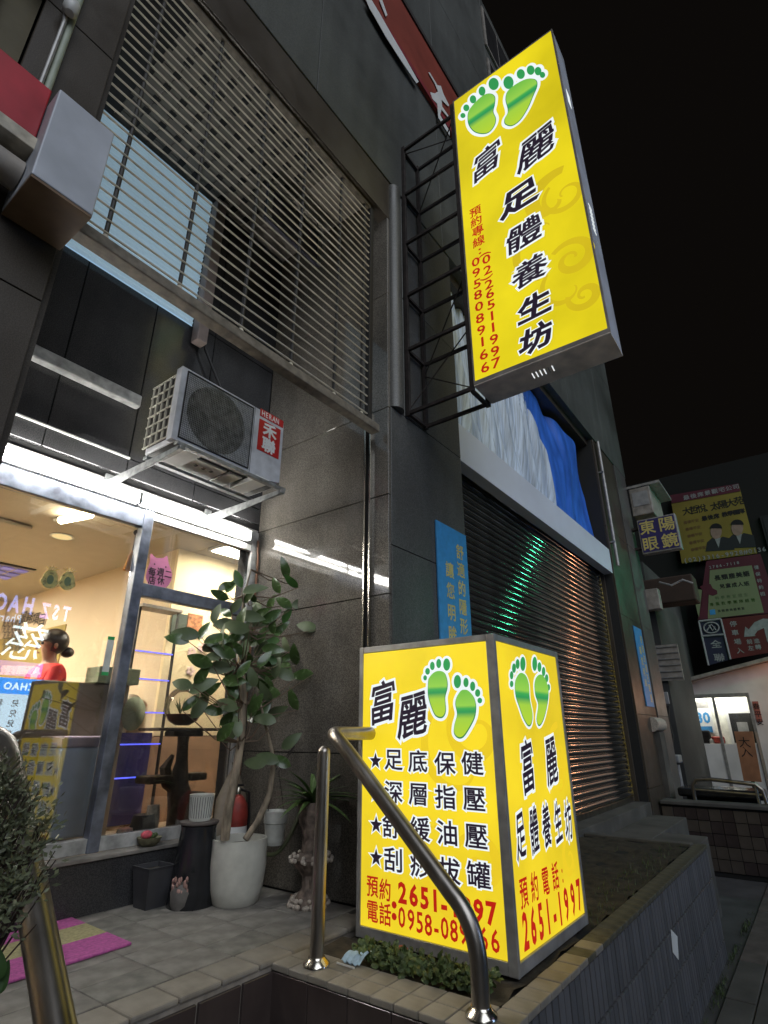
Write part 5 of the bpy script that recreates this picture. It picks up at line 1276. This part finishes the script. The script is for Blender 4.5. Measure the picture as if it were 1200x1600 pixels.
MB().ball((px_ - .125, py_, Hh - .02), .016, 6, (1, .7, 1.1)).build('nose', M['skin'], pe, smooth=True)
MB().ball((px_ - .112, py_, Hh - .058), .016, 6, (.5, 1.2, .35)).build('mouth', mat('lips', (.35, .12, .10), .5), pe, smooth=True)

# things on the glass
pg = thing('closing_day_sign', (2.1, 3.62, 1.9), 'pink pig shaped paper sign lettered in black on the transom pane', 'sign')
YG = Yw - .006
def g3(x, y): return at(200 + x / 3.333, 760 + y / 3.333, Y=YG)
pig = [(98, 440), (112, 400), (118, 350), (145, 372), (185, 372), (203, 362), (212, 405), (228, 450), (224, 490), (205, 520), (180, 535), (176, 550), (165, 535), (135, 535), (112, 545), (108, 515), (92, 480)]
flat(pg, 'paper', smooth_loop([g3(*p) for p in pig], 3), NY, mat('pink card', (.72, .24, .42), .7, emit=(.72, .24, .42), es=.0), .001, .001)
letters(pg, [('每', g3(125, 445)), ('週', g3(168, 447)), ('二', g3(208, 458)), ('店', g3(124, 490)), ('休', g3(170, 492))], 'Y-', .066, .9, M['print_black'], 'b1', lift=.003)
for p in ((137, 405), (196, 420)): MB().ball(g3(*p) + Vector((0, -.003, 0)), .006, 5, (1, .3, 1)).build('eye', M['print_black'], pg)
gbm = mat('pale gold foil', (.62, .52, .18), .3, .6, var=.3, scale=40)
for i, (px, py) in enumerate(((79, 902), (106, 905))):
    fb_ = thing('lucky_bag_sticker', at(px, py, Y=YG), ('gold lucky bag sticker on the window, left one of the pair' if i == 0 else 'gold lucky bag sticker on the window, right one of the pair'), 'sticker', 'gold lucky bag stickers')
    c = at(px, py, Y=YG)
    e = [c + Vector((.055 * cos(a) * (1 if sin(a) < 0 else .8), 0, -.01 + .06 * sin(a))) for a in [2 * pi * k / 20 for k in range(20)]]
    flat(fb_, 'bag', e, NY, gbm, .0005, .001)
    for k in range(5):
        a = R(40 + k * 25); flat(fb_, 'frill', [c + Vector((.0, 0, .035)) + Vector((cos(a - .2) * .02, 0, sin(a - .2) * .02)), c + Vector((0, 0, .035)) + Vector((cos(a) * .06, 0, sin(a) * .045)), c + Vector((0, 0, .035)) + Vector((cos(a + .2) * .02, 0, sin(a + .2) * .02))], NY, gbm, .0018 + k * .0002, .0003)
    flat(fb_, 'emblem', [c + Vector((.02 * cos(a), 0, -.015 + .03 * sin(a))) for a in [2 * pi * k / 12 for k in range(12)]], NY, M['leaf_b'], .003, .0005)
ts = thing('tassel', (1.88, 3.6, 2.1), 'orange hanging tassel at the top of the mullion', 'ornament')
c = at(201, 872, Y=3.70)
MB().tube([c + Vector((.03, 0, .24)), c + Vector((.02, 0, .05))], .005, 6).build('cord', M['bark_dark'], ts); MB().ball(c + Vector((.025, 0, .20)), .022, 6).build('bead', M['bark_dark'], ts, smooth=True)
MB().tube([c + Vector((.02, 0, .06)), c + Vector((.015, 0, .02)), c + Vector((.0, 0, -.09))], [.006, .016, .026], 10).build('fringe', mat('orange silk', (.75, .30, .03), .6, emit=(.75, .30, .03), es=0), ts, smooth=True)
gl_ = thing('green_sticker', at(172, 1030, Y=YG), 'narrow white sticker with green ends on the left pane', 'sticker')
a0 = at(174, 1000, Y=YG); a1 = at(167, 1050, Y=YG)
bx(a0.x - .025, a0.x + .02, YG - .001, YG, a1.z, a0.z).build('strip', mat('bright white film', (.8, .85, .8), .5), gl_)
for z0, z1 in ((a0.z + .0005, a0.z + .022), (a1.z - .022, a1.z - .0005)): bx(a0.x - .025, a0.x + .02, YG - .001, YG, z0, z1).build('end', mat('green film', (.05, .5, .15), .5) if z0 > a0.z else bpy.data.materials['green film'], gl_)

# ================================================================== ACROSS THE STREET (seen in the glass and the shutter)
op = thing('pharmacy', (5, -6.6, GZ), 'pharmacy front across the street whose lit signs mirror in the shop window', 'building')
bx(-4, 20, -7, -6.2, GZ, 4.35).build('wall', mat('dark render', (.05, .05, .05), .9), op)
ZI = 4 * 0 + 13.2
def opp(px, py): p = at(px, py, Y=ZI); return Vector((p.x + .80, 2 * Yw - ZI, p.z))
OY = 2 * Yw - ZI
M['sg_pink'] = emis('pink violet sign light', (.85, .50, .95), 5.0, .05); M['sg_blue'] = emis('blue sign light', (.28, .40, 1.0), 5.0, .05)
M['sg_cyan2'] = emis('pale blue sign light', (.25, .55, 1.0), 5.0, .05); M['sg_white'] = emis('white sign light', (.75, .92, 1.0), 7.0, .05); M['sg_cyan'] = emis('cyan sign light', (.03, .30, .95), 7.0, .1); M['sg_purple'] = emis('violet band light', (.16, .07, .6), 5.0, .2)
M['sg_table'] = emis('pale table light', (.55, .74, .88), 6.5, .05)
ss_ = thing('pharmacy_sign', (5, OY, 3), 'glowing pharmacy name in violet and blue letters', 'sign')
s0, s1 = opp(0, 945), opp(112, 950)
sc = (s1.x - s0.x) / 112
letters(ss_, [(c, opp(105 - i * 17, 955 - i * 2.5)) for i, c in enumerate('TSZ')], 'Y+', .46, .62, M['sg_pink'], 'b2')
letters(ss_, [(c, opp(43 - i * 23, 942 - i * 3)) for i, c in enumerate('HAO')], 'Y+', .50, .62, M['sg_blue'], 'b2')
letters(ss_, [(c, opp(27 - i * 9, 963 - i * 1)) for i, c in enumerate('Pharmacy')], 'Y+', .24, .8, M['sg_cyan2'], 'b1')
s2 = thing('calligraphy_sign', (5, OY, 2.5), 'large white lit character on the pharmacy front', 'sign')
letters(s2, [('慈', opp(38, 1000))], 'Y+', .88, .95, M['sg_white'], None, shear=-.2)
s3 = thing('price_light_box', (5, OY, 1), 'cyan lit notice box with a pale timetable on the pharmacy front', 'sign')
a0, a1 = opp(-20, 1062), opp(88, 1062); b1 = opp(58, 1195)
bx(a0.x, a1.x, OY - .1, OY - .02, b1.z, a1.z).build('box', M['sg_cyan'], s3)
bx(a0.x, a1.x - .22, OY - .019, OY - .01, b1.z + .12, a1.z - .32).build('table', M['sg_table'], s3)
for r_ in range(6):
    zz = a1.z - .5 - r_ * .2
    letters(s3, [(c, (a1.x - .40 - i * .32, OY - .009, zz)) for i, c in enumerate('三兒科學')], 'Y+', .15, 1, M['navy'], 'b1')
letters(s3, [(c, (a1.x - .30 - i * .16, OY - .019, a1.z - .16)) for i, c in enumerate('SZHAO')], 'Y+', .2, 1, M['sg_white'], 'b2')
s4 = thing('violet_band_sign', (5, OY, 2), 'violet lit band with pale characters above the notice box', 'sign')
a0, a1 = opp(-20, 1035), opp(66, 1048)
bx(a0.x, a1.x, OY - .1, OY - .02, opp(60, 1056).z, opp(60, 1034).z).build('box', M['sg_purple'], s4)
letters(s4, [(c, opp(50 - i * 9, 1045)) for i, c in enumerate('專業團隊經營')], 'Y+', .2, 1, M['sg_pink'], 'b1')
# green cross lamp and orange lamp further down: mirrored in the shutter
def neon(name, c, s_, colr, st, label):
    t = thing(name, (c[0], c[1], GZ), label, 'lamp')
    MB().tube([(c[0], c[1], GZ), (c[0], c[1], c[2])], .05, 8).build('pole', M['iron'], t)
    e = emis(name + ' glow', colr, st, 0)
    bx(c[0] - s_, c[0] + s_, c[1] - s_, c[1] + s_, c[2] - s_ * 1.4, c[2] + s_ * 1.4).build('lamp_head', e, t, bevel=.05)
    return t
neon('green_sign_lamp', (14.5, -1.43, 4.4), .085, (.10, 1.0, .52), 140, 'green lit pharmacy lamp on a pole down the street')
neon('orange_sign_lamp', (15.2, -.33, 1.7), .06, (1.0, .42, .20), 110, 'orange street lamp down the street')

# ================================================================== FAR RIGHT
ey = thing('optician_sign', (11, 1.7, 4.1), 'navy square sign with gold characters projecting from the far pier', 'sign')
bx(11.0, 11.16, 1.36, 2.04, 4.10, 4.79).build('box', M['alu'], ey, bevel=.008)
bx(10.992, 10.999, 1.385, 2.015, 4.13, 4.765).build('face', M['navy'], ey)
EX = 10.992
for ch, y, z in (('東', 1.87, 4.61), ('陽', 1.53, 4.61), ('眼', 1.87, 4.28), ('鏡', 1.53, 4.28)):
    letters(ey, [(ch, (EX, y, z))], 'X-', .29, 1.0, M['print_gold'], 'b1')
bx(11.03, 11.13, 2.04, 2.17, 4.62, 4.66).build('arm', M['iron'], ey); bx(11.03, 11.13, 2.04, 2.17, 4.22, 4.26).build('arm', M['iron'], ey)
aw = thing('awning_box', (11.2, 1.9, 5.0), 'small dim shop awning box beyond the optician sign', 'awning')
bx(11.32, 12.4, 1.75, 2.15, 5.0, 5.6).build('box', M['alu_dark'], aw, bevel=.02); bx(11.31, 12.5, 1.55, 2.17, 5.61, 5.66).build('roof', M['alu'], aw)
bx(11.312, 11.319, 1.8, 2.1, 5.2, 5.5).build('notice', M['dimwhite'], aw)
wm = thing('wall_meter', (11.0, 2.1, 3.3), 'bundle of meters and cables low on the far pier', 'meter box')
bx(11.31, 11.5, 1.95, 2.2, 3.1, 3.5).build('box', M['alu_dark'], wm, bevel=.02)
MB().tube([(11.31, 1.9, 3.6), (11.28, 1.7, 3.5), (11.3, 1.5, 3.58), (11.35, 1.35, 3.5)], .02, 6).build('cable', M['alu'], wm)
# far buildings
fb1 = thing('far_building', (18, 3, GZ), 'dark block of flats with barred balconies at the end of the lane', 'building')
fbm = mat('grimy render', (.05, .05, .048), .85, var=.4, scale=1.2)
bx(15.5, 22, 2.92, 9, GZ, 5.2).build('wall', fbm, fb1); bx(13.0, 15.49, 3.0, 9, GZ, 4.3).build('annex', M['rail_brown'], fb1)
for z in (2.9, 1.0):
    bx(15.42, 15.495, 3.1, 4.2, z, z + 1.2).build('window', M['joint'], fb1)
for (x, y, z) in ((12.95, 3.3, 1.3), (12.95, 3.3, 2.8)):
    w = bx(x, x + .045, y, y + 1.3, z, z + .9).build('window', M['alu_dark'], fb1)
    bx(x - .006, x - .001, y + .06, y + .62, z + .06, z + .84).build('pane', M['black_tile'], w); bx(x - .006, x - .001, y + .68, y + 1.24, z + .06, z + .84).build('pane', M['black_tile'], w)
fb2 = thing('far_building', (24, 0, GZ), 'tall unlit building carrying the printed billboards', 'building')
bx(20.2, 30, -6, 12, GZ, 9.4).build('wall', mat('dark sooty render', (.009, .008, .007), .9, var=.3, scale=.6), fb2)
for (y, z) in ((-.3, 6.2), (-1.6, 6.2), (-.3, 4.0), (-1.6, 4.0)):
    w = bx(20.12, 20.195, y - .45, y + .45, z, z + 1.1).build('window', M['joint'], fb2); bx(20.11, 20.119, y - .38, y - .02, z + .08, z + 1.02).build('pane', M['black_tile'], w); bx(20.11, 20.119, y + .02, y + .38, z + .08, z + 1.02).build('pane', M['black_tile'], w)
fb3 = thing('balcony_house', (13, 2.4, GZ), 'dim low house with a brown canopy beyond the far pier', 'building')
bx(12.6, 15.4, 2.3, 2.9, GZ, 3.6).build('wall', fbm, fb3); bx(12.3, 12.8, 1.45, 2.9, 3.38, 3.92).build('canopy', mat('dark brown canopy', (.05, .03, .02), .8), fb3, bevel=.03)
bx(12.55, 12.595, 2.0, 2.75, 1.9, 2.6).build('air_vent_cage', M['alu_dark'], fb3)
for k in range(6): bx(12.53, 12.548, 2.0, 2.75, 1.95 + k * .12, 1.97 + k * .12).build('cage_bar', M['alu'], fb3)

def bill(name, X, p, m, label, cat='billboard'):
    """p: pixel corners TL, TR, BR, BL of a board standing on plane X"""
    t = thing(name, at(*p[3], X=X), label, cat); MB().prism([at(*q, X=X) for q in p], (.06, 0, 0)).build('board', m, t); return t
BX = 20.0
def b1p(x, y): return at(1030 + x / 7.06, 740 + y / 7.06, X=BX)
yel = mat('ochre print', (.26, .19, .03), .6, var=.2, scale=1); mar = mat('maroon print', (.10, .014, .028), .6, var=.2, scale=1); pal = mat('pale green print', (.21, .23, .12), .6, var=.12, scale=1)
def px2(x, y, s, ox, oy): return (ox + x / s, oy + y / s)
B1 = bill('housing_billboard', BX, [px2(120, 240, 7.06, 1030, 740), px2(875, 110, 7.06, 1030, 740), px2(1080, 880, 7.06, 1030, 740), px2(250, 990, 7.06, 1030, 740)], yel, 'ochre billboard with black characters and two men in dark suits')
flat(B1, 'header', [b1p(120, 240), b1p(875, 110), b1p(895, 195), b1p(140, 330)], NX, mar, .002, .01)
BG = .012
letters(B1, [(c, b1p(300 + i * 78, 265 - i * 17)) for i, c in enumerate('最後席景觀宅公司')], 'X-', 0.176, 1.1, M['dimwhite'], 'b1', lift=.016)
letters(B1, [(c, b1p(*p)) for c, p in zip('大哲悅太陽大苑', ((305, 415), (385, 400), (470, 385), (615, 360), (700, 340), (790, 325), (880, 300)))], 'X-', 0.302, .95, M['print_black'], 'b1', lift=.004)
letters(B1, [('、', b1p(545, 375))], 'X-', 0.252, 1, M['print_black'], 'b2', lift=.004)
letters(B1, [(c, b1p(500 + i * 66, 495 - i * 13)) for i, c in enumerate('最後席')], 'X-', 0.176, 1, M['print_black'], 'b2', lift=.004)
letters(B1, [(c, b1p(725 + i * 62, 450 - i * 12)) for i, c in enumerate('教學團隊')], 'X-', 0.176, 1, M['print_black'], 'b2', lift=.004)
for r_ in range(5): letters(B1, [(c, b1p(290 + r_ * 20 + i * 42, 540 + r_ * 75 - i * 8)) for i, c in enumerate('公園平安')], 'X-', 0.118, 1, mat('brown print', (.16, .08, .03), .6) if 'brown print' not in bpy.data.materials else bpy.data.materials['brown print'], 'b1', lift=.004) if False else letters(B1, [(c, b1p(290 + r_ * 20 + i * 42, 540 + r_ * 75 - i * 8)) for i, c in enumerate('春暖平安')], 'X-', 0.118, 1, bpy.data.materials.get('brown print') or mat('brown print', (.16, .08, .03), .6), 'b1', lift=.004)
letters(B1, [(c, b1p(290 + i * 51, 960 - i * 7.4)) for i, c in enumerate('(02)3316-9928#0136')], 'X-', 0.193, 1.0, M['dimwhite'], 'b1', lift=.02)
skp = mat('printed face tone', (.34, .22, .17), .6); sup = mat('printed dark suit', (.02, .022, .024), .7)
for (cx, cy, s_, lf) in ((628, 640, 1.0, .004), (862, 600, 1.05, .006)):
    flat(B1, 'printed_suit', [b1p(cx - 115, 860 + (628 - cx) * .15), b1p(cx - 100, cy + 120), b1p(cx - 45, cy + 70), b1p(cx + 20, cy + 95), b1p(cx + 70, cy + 55), b1p(cx + 180, cy + 80), b1p(cx + 205, 840 + (628 - cx) * .12)], NX, sup, lf + .002, .002)
    flat(B1, 'printed_shirt', [b1p(cx - 15, cy + 80), b1p(cx + 50, cy + 65), b1p(cx + 30, cy + 180)], NX, M['dimwhite'], lf + .005, .002)
    flat(B1, 'printed_face', [b1p(cx + 62 * s_ * cos(a), cy + 82 * s_ * sin(a)) for a in [2 * pi * k / 18 for k in range(18)]], NX, skp, lf + .008, .002)
    flat(B1, 'printed_hair', [b1p(cx + 68 * s_ * cos(a), cy - 34 + 56 * s_ * sin(a)) for a in [pi + pi * k / 10 for k in range(11)]] , NX, M['print_black'], lf + .011, .002)
def b2p(x, y): return at(1080 + x / 8.89, 880 + y / 8.89, X=BX - .3)
def q2(x, y): return px2(x, y, 8.89, 1080, 880)
B2 = bill('school_billboard', BX - .3, [q2(210, -30), q2(960, -130), q2(1230, 680), q2(90, 790)], mar, 'maroon and pale green language school billboard with a long necked animal')
flat(B2, 'pale_panel', [b2p(260, 100), b2p(840, 30), b2p(1010, 685), b2p(230, 775)], NX, pal, .003, .006)
flat(B2, 'pale_side', [b2p(10, 350), b2p(150, 370), b2p(110, 750), b2p(90, 700)], NX, pal, .003, .006)
flat(B2, 'animal_shape', [b2p(*p) for p in ((120, 330), (180, 290), (270, 290), (300, 350), (360, 380), (365, 430), (300, 455), (225, 430), (235, 775), (105, 780), (150, 560), (160, 380))], NX, mar, .010, .003)
letters(B2, [(c, b2p(365 + i * 100, 205 - i * 14)) for i, c in enumerate('長頸鹿美語')], 'X-', 0.176, 1, M['print_black'], 'b2', lift=.011)
letters(B2, [(c, b2p(430 + i * 85, 320 - i * 9)) for i, c in enumerate('兒童成人班')], 'X-', 0.143, 1, M['print_black'], 'b2', lift=.011)
letters(B2, [(c, b2p(360 + i * 80, 485 - i * 9)) for i, c in enumerate('科學教室招生')], 'X-', 0.109, 1, M['leaf_b'], 'b1', lift=.011)
letters(B2, [(c, b2p(285 + i * 82, 575 - i * 9)) for i, c in enumerate('專業教學團隊經營')], 'X-', 0.113, 1, M['leaf'], 'b1', lift=.011)
letters(B2, [(c, b2p(390 + i * 55, 665 - i * 6)) for i, c in enumerate('長頸鹿美語教室')], 'X-', 0.084, 1, M['print_black'], 'b1', lift=.011)
flat(B2, 'blue_badge', [b2p(255, 650), b2p(330, 640), b2p(340, 710), b2p(265, 720)], NX, M['blue_sign'], .011, .002)
letters(B2, [(c, b2p(265 + i * 48, 58 - i * 8)) for i, c in enumerate('2786-7118')], 'X-', 0.126, 1, M['dimwhite'], 'b1', lift=.011)
letters(B2, [(c, b2p(905 + i * 22, 60 + i * 92)) for i, c in enumerate('健保特約招')], 'X-', 0.126, 1, M['dimwhite'], 'b1', lift=.011)
rdp = mat('dark red print', (.12, .014, .014), .6, var=.15, scale=1)
B3 = bill('parking_billboard', BX - .35, [q2(420, 775), q2(1230, 690), q2(1330, 1200), q2(560, 1330)], rdp, 'dark red car park billboard with a white turning arrow')
def b3p(x, y): return at(1080 + x / 8.89, 880 + y / 8.89, X=BX - .35)
letters(B3, [(c, b3p(*p)) for c, p in zip('停車場入', ((585, 845), (610, 965), (645, 1090), (680, 1215)))], 'X-', 0.176, 1.1, M['dimwhite'], 'b1', lift=.004)
letters(B3, [(c, b3p(*p)) for c, p in zip('前進左轉', ((810, 1090), (910, 1080), (830, 1180), (930, 1165)))], 'X-', 0.151, 1, M['dimwhite'], 'b1', lift=.004)
flat(B3, 'arrow', [b3p(*p) for p in ((735, 1025), (750, 880), (800, 920), (880, 820), (1000, 770), (1180, 780), (1180, 1050), (1060, 1100), (1010, 900), (920, 940), (880, 1000), (900, 1010))], NX, M['dimwhite'], .004, .003)
B4 = bill('supermarket_sign', BX - .4, [q2(105, 810), q2(410, 775), q2(545, 1335), q2(240, 1420)], mat('dark navy print', (.02, .02, .05), .6), 'dark navy supermarket sign with ringed emblem and white border')
def b4p(x, y): return at(1080 + x / 8.89, 880 + y / 8.89, X=BX - .4)
for a, b in (((105, 810), (410, 775)), ((410, 775), (545, 1335)), ((105, 810), (240, 1420)), ((155, 1015), (470, 990))):
    MB().tube([b4p(*a) - Vector((.02, 0, 0)), b4p(*b) - Vector((.02, 0, 0))], .03, 6).build('border', M['dimwhite'], B4)
MB().tube([b4p(280 + 105 * cos(a), 898 + 75 * sin(a)) - Vector((.02, 0, 0)) for a in [2 * pi * k / 24 for k in range(25)]], .022, 6, False).build('emblem_ring', M['dimwhite'], B4)
MB().tube([b4p(*p) - Vector((.02, 0, 0)) for p in ((215, 940), (280, 850), (345, 930))], .022, 6).build('emblem_mark', M['dimwhite'], B4); MB().tube([b4p(*p) - Vector((.02, 0, 0)) for p in ((245, 860), (300, 940), (330, 880))], .02, 6).build('emblem_mark', M['dimwhite'], B4)
letters(B4, [('全', b4p(345, 1125)), ('聯', b4p(390, 1310))], 'X-', 0.244, 1.2, M['dimwhite'], 'b1', lift=.004)

# white guard house with lit window
gh = thing('guard_house', (16, 1.5, GZ), 'small white booth with sloping roof and lit sliding window', 'building')
GX = 16.0
whm = mat('off white panel wall', (.78, .75, .73), .7, var=.12, scale=2)
rf = [at(1052, 1073, X=GX), at(1210, 1032, X=GX), at(1330, 1000, X=GX)]
yl, yr = rf[0].y, -1.6
def zroof(y): return rf[0].z + (rf[0].y - y) * (rf[1].z - rf[0].z) / (rf[0].y - rf[1].y)
a0, a1, b0, b1 = at(1068, 1086, X=GX), at(1168, 1083, X=GX), at(1088, 1212, X=GX), at(1183, 1224, X=GX)
wy0, wy1, wz1, wzm = a1.y - .02, a0.y + .0, a0.z, at(1090, 1162, X=GX).z
# wall pieces around the door opening
MB().prism([(GX, yl, GZ), (GX, wy1, GZ), (GX, wy1, zroof(wy1)), (GX, yl, zroof(yl))], (.1, 0, 0)).build('wall_left', whm, gh)
MB().prism([(GX, wy1, wz1), (GX, wy0, wz1), (GX, wy0, zroof(wy0)), (GX, wy1, zroof(wy1))], (.1, 0, 0)).build('wall_top', whm, gh)
MB().prism([(GX, wy0, GZ), (GX, yr, GZ), (GX, yr, zroof(yr)), (GX, wy0, zroof(wy0))], (.1, 0, 0)).build('wall_right', whm, gh)
MB().prism([(GX - .25, yl + .2, zroof(yl + .2) + .01), (GX - .25, yr, zroof(yr) + .01), (GX - .25, yr, zroof(yr) + .09), (GX - .25, yl + .2, zroof(yl + .2) + .09)], (3.5, 0, 0)).build('roof', M['alu_dark'], gh)
bx(GX + .1, GX + 3, yl - .1, yl, GZ, 2.0).build('side_wall', whm, gh); bx(GX + 3, GX + 3.1, yr, yl, GZ, 1.95).build('back_wall', mat('cream inner wall', (.80, .79, .70), .7), gh)
bx(GX + .1, GX + 3, yr, yr + .1, GZ, 3.5).build('side_wall', whm, gh)
frm = M['alu']
for y in (wy0, wy1 - .06): bx(GX - .03, GX + .05, y, y + .06, GZ, wz1).build('door_frame', frm, gh)
bx(GX - .03, GX + .05, wy0 + .061, wy1 - .061, wz1 - .09, wz1).build('door_frame', frm, gh)
ym = at(1118, 1110, X=GX).y
bx(GX - .02, GX + .04, ym - .03, ym + .03, GZ, wz1 - .091).build('door_stile', frm, gh)
bx(GX - .01, GX + .03, ym + .031, wy1 - .061, GZ, wzm).build('door_panel', whm, gh); bx(GX - .01, GX + .03, wy0 + .061, ym - .031, GZ, wzm).build('door_panel', whm, gh)
bx(GX - .005, GX + .005, ym + .031, wy1 - .061, wzm + .001, wz1 - .095).build('pane', M['bowl'], gh); bx(GX - .005, GX + .005, wy0 + .061, ym - .031, wzm + .001, wz1 - .095).build('pane', M['bowl'], gh)
gl = thing('booth_lamp', (GX + 1.2, 1.8, 2.2), 'white ceiling lamp inside the guard booth', 'lamp')
bx(GX + .12, GX + .34, wy0 + .1, wy1 - .1, wz1 + .02, wz1 + .06).build('diffuser', emis('booth lamp light', (1, .98, .90), 24, 0), gl)
bx(GX + .4, GX + .45, yr + .1, yl - .1, GZ, 1.99).build('partition', bpy.data.materials['cream inner wall'], gh)
iw = bx(GX + .385, GX + .399, ym - .75, ym - .15, wzm - .05, wzm + .75).build('inner_window', M['print_white'], gh)
bx(GX + .378, GX + .384, ym - .69, ym - .21, wzm + .02, wzm + .68).build('dark_pane', M['black_tile'], iw)
bx(GX + .372, GX + .377, ym - .56, ym - .34, wzm + .12, wzm + .48).build('notice', M['dimwhite'], iw)
cal = thing('calendar', (GX + .39, 2.4, 1.2), 'white wall calendar showing a large blue 30 inside the booth', 'calendar')
c = at(1098, 1120, X=GX + .38)
bx(GX + .38, GX + .395, c.y - .20, c.y + .20, c.z - .38, c.z + .2).build('sheet', M['print_white'], cal); bx(GX + .38, GX + .396, c.y - .18, c.y + .18, c.z + .21, c.z + .36).build('header', M['alu'], cal)
letters(cal, [('3', (GX + .38, c.y + .08, c.z - .02)), ('0', (GX + .38, c.y - .08, c.z - .02))], 'X-', .34, .9, M['blue_sign'], 'b2', lift=.004)
bx(GX + .372, GX + .379, c.y - .16, c.y + .16, c.z - .36, c.z - .22).build('footer', M['blue_sign'], cal)
random.seed(6)
dk = thing('desk_clutter', (GX + .3, 2.2, wzm), 'dark figurine, red box and white cups on the booth window shelf', 'desk items')
for (px, w, h_, mm) in ((1092, .07, .14, 'print_white'), (1103, .12, .30, 'print_black'), (1112, .08, .12, 'print_white'), (1122, .14, .16, 'red')):
    y = at(px, 1155, X=GX + .25).y; bx(GX + .2, GX + .3, y - w, y + w, wzm + .0, wzm + h_).build('item', M[mm], dk, bevel=.03)
nt = thing('spring_couplet', (GX - .01, .9, .9), 'red paper couplet pasted right of the booth door', 'paper')
a0, b0_ = at(1175, 1096, X=GX - .012), at(1192, 1128, X=GX - .012)
bx(GX - .014, GX - .003, b0_.y, a0.y, b0_.z, a0.z).build('paper', mat('salmon red paper', (.42, .14, .11), .7), nt)
letters(nt, [(c, (GX - .014, (a0.y + b0_.y) / 2, a0.z - .11 - i * .17)) for i, c in enumerate('春平安')], 'X-', .14, 1, M['print_black'], 'b1')
ob = thing('orange_board', (13, 1.1, GZ), 'orange brown hand lettered board in front of the booth door', 'sign')
OX = 13.0
p = [at(1147, 1143, X=OX), at(1176, 1143, X=OX), at(1190, 1222, X=OX), at(1162, 1220, X=OX)]
MB().prism(p, (.05, 0, 0)).build('board', mat('orange brown board', (.42, .19, .09), .7, var=.2, scale=5), ob)
letters(ob, [('大', at(1163, 1160, X=OX)), ('入', at(1166, 1175, X=OX))], 'X-', .2, 1, M['print_black'], None)
pcc = (p[2] + p[3]) / 2; MB().tube([(OX + .03, pcc.y, GZ), (OX + .03, pcc.y, pcc.z + .2)], .03, 8).build('post', M['iron'], ob)
cb2 = thing('brown_cabinet', (13.3, .8, GZ), 'dull brown cabinet beside the orange board', 'cabinet')
a0, b0_ = at(1178, 1143, X=13.4), at(1198, 1222, X=13.4); bx(13.4, 13.9, b0_.y, a0.y, GZ, a0.z).build('body', M['rail_brown'], cb2, bevel=.02)
# far stair handrail, dark in front of the booth
fh = thing('far_handrail', (9.95, 1.3, 0), 'low stainless rail with two posts on the dark tiled wall', 'handrail')
MB().tube([(9.9, 1.74, .03), (9.9, 1.74, .22), (9.9, 1.68, .30), (9.9, 1.5, .315), (9.9, .95, .27), (9.9, .88, .2), (9.9, .86, .03)], .028, 10).build('rail', M['steel'], fh, smooth=True)
MB().tube([(9.9, 1.73, .17), (9.9, .88, .14)], .018, 8).build('lower_rail', M['steel'], fh, smooth=True)
MB().tube([(9.9, .95, .03), (9.9, .95, .27)], .025, 10).build('post', M['steel_b'], fh, smooth=True)
bk = thing('stone_bench', (10.6, 1.3, GZ), 'dark polished bench slab behind the low rail', 'bench')
bx(10.1, 10.7, .9, 2.0, .05, .17).build('slab', M['pot_black'], bk, bevel=.03, seg=3); bx(10.2, 10.6, 1.0, 1.9, GZ, .049).build('base', M['joint'], bk)
# little stall things at the foot of the far pier
fp_ = thing('pier_post', (10.1, 2.05, GZ), 'short rounded stone post at the foot of the far pier', 'post')
c = at(1022, 1132, X=10.2)
MB().tube([(10.0, c.y, c.z), (10.6, c.y, c.z)], .11, 16).build('roll', M['bead'], fp_, smooth=True); bx(10.15, 10.5, c.y - .07, c.y + .07, GZ, c.z - .11).build('shaft', M['concrete'], fp_)
fs = thing('folding_stand', (12, 2.3, GZ), 'dim white trestle stand with a poster beyond the far pier', 'stand')
for (x_, y0_, y1_) in ((1047, 1195, 1235), (1062, 1195, 1232)):
    MB().tube([at(x_ - 3, y0_, X=12.2), at(x_ + 4, y1_, X=12.2)], .035, 8).build('leg', M['dimwhite'], fs)
a0, b0_ = at(1036, 1170, X=12.2), at(1064, 1192, X=12.2); bx(12.1, 12.4, b0_.y, a0.y, b0_.z, a0.z - .1).build('top', M['dimwhite'], fs, bevel=.02)
wt = thing('white_tarp', (12.8, 2.5, 1), 'small pale tarpaulin hanging beyond the far pier', 'tarpaulin')
a0, b0_ = at(1024, 1082, X=12.5), at(1047, 1100, X=12.5); bx(12.45, 12.5, b0_.y, a0.y, b0_.z, a0.z).build('sheet', M['dimwhite'], wt, bevel=.01)
jk = thing('dark_jacket', (12.4, 2.4, .3), 'dark jacket hung under the pale tarpaulin', 'jacket')
MB().prism([at(*q, X=12.4) for q in ((1027, 1102), (1046, 1102), (1044, 1125), (1052, 1150), (1050, 1172), (1040, 1174), (1034, 1150))], (.12, 0, 0)).build('cloth', M['joint'], jk, bevel=.02)
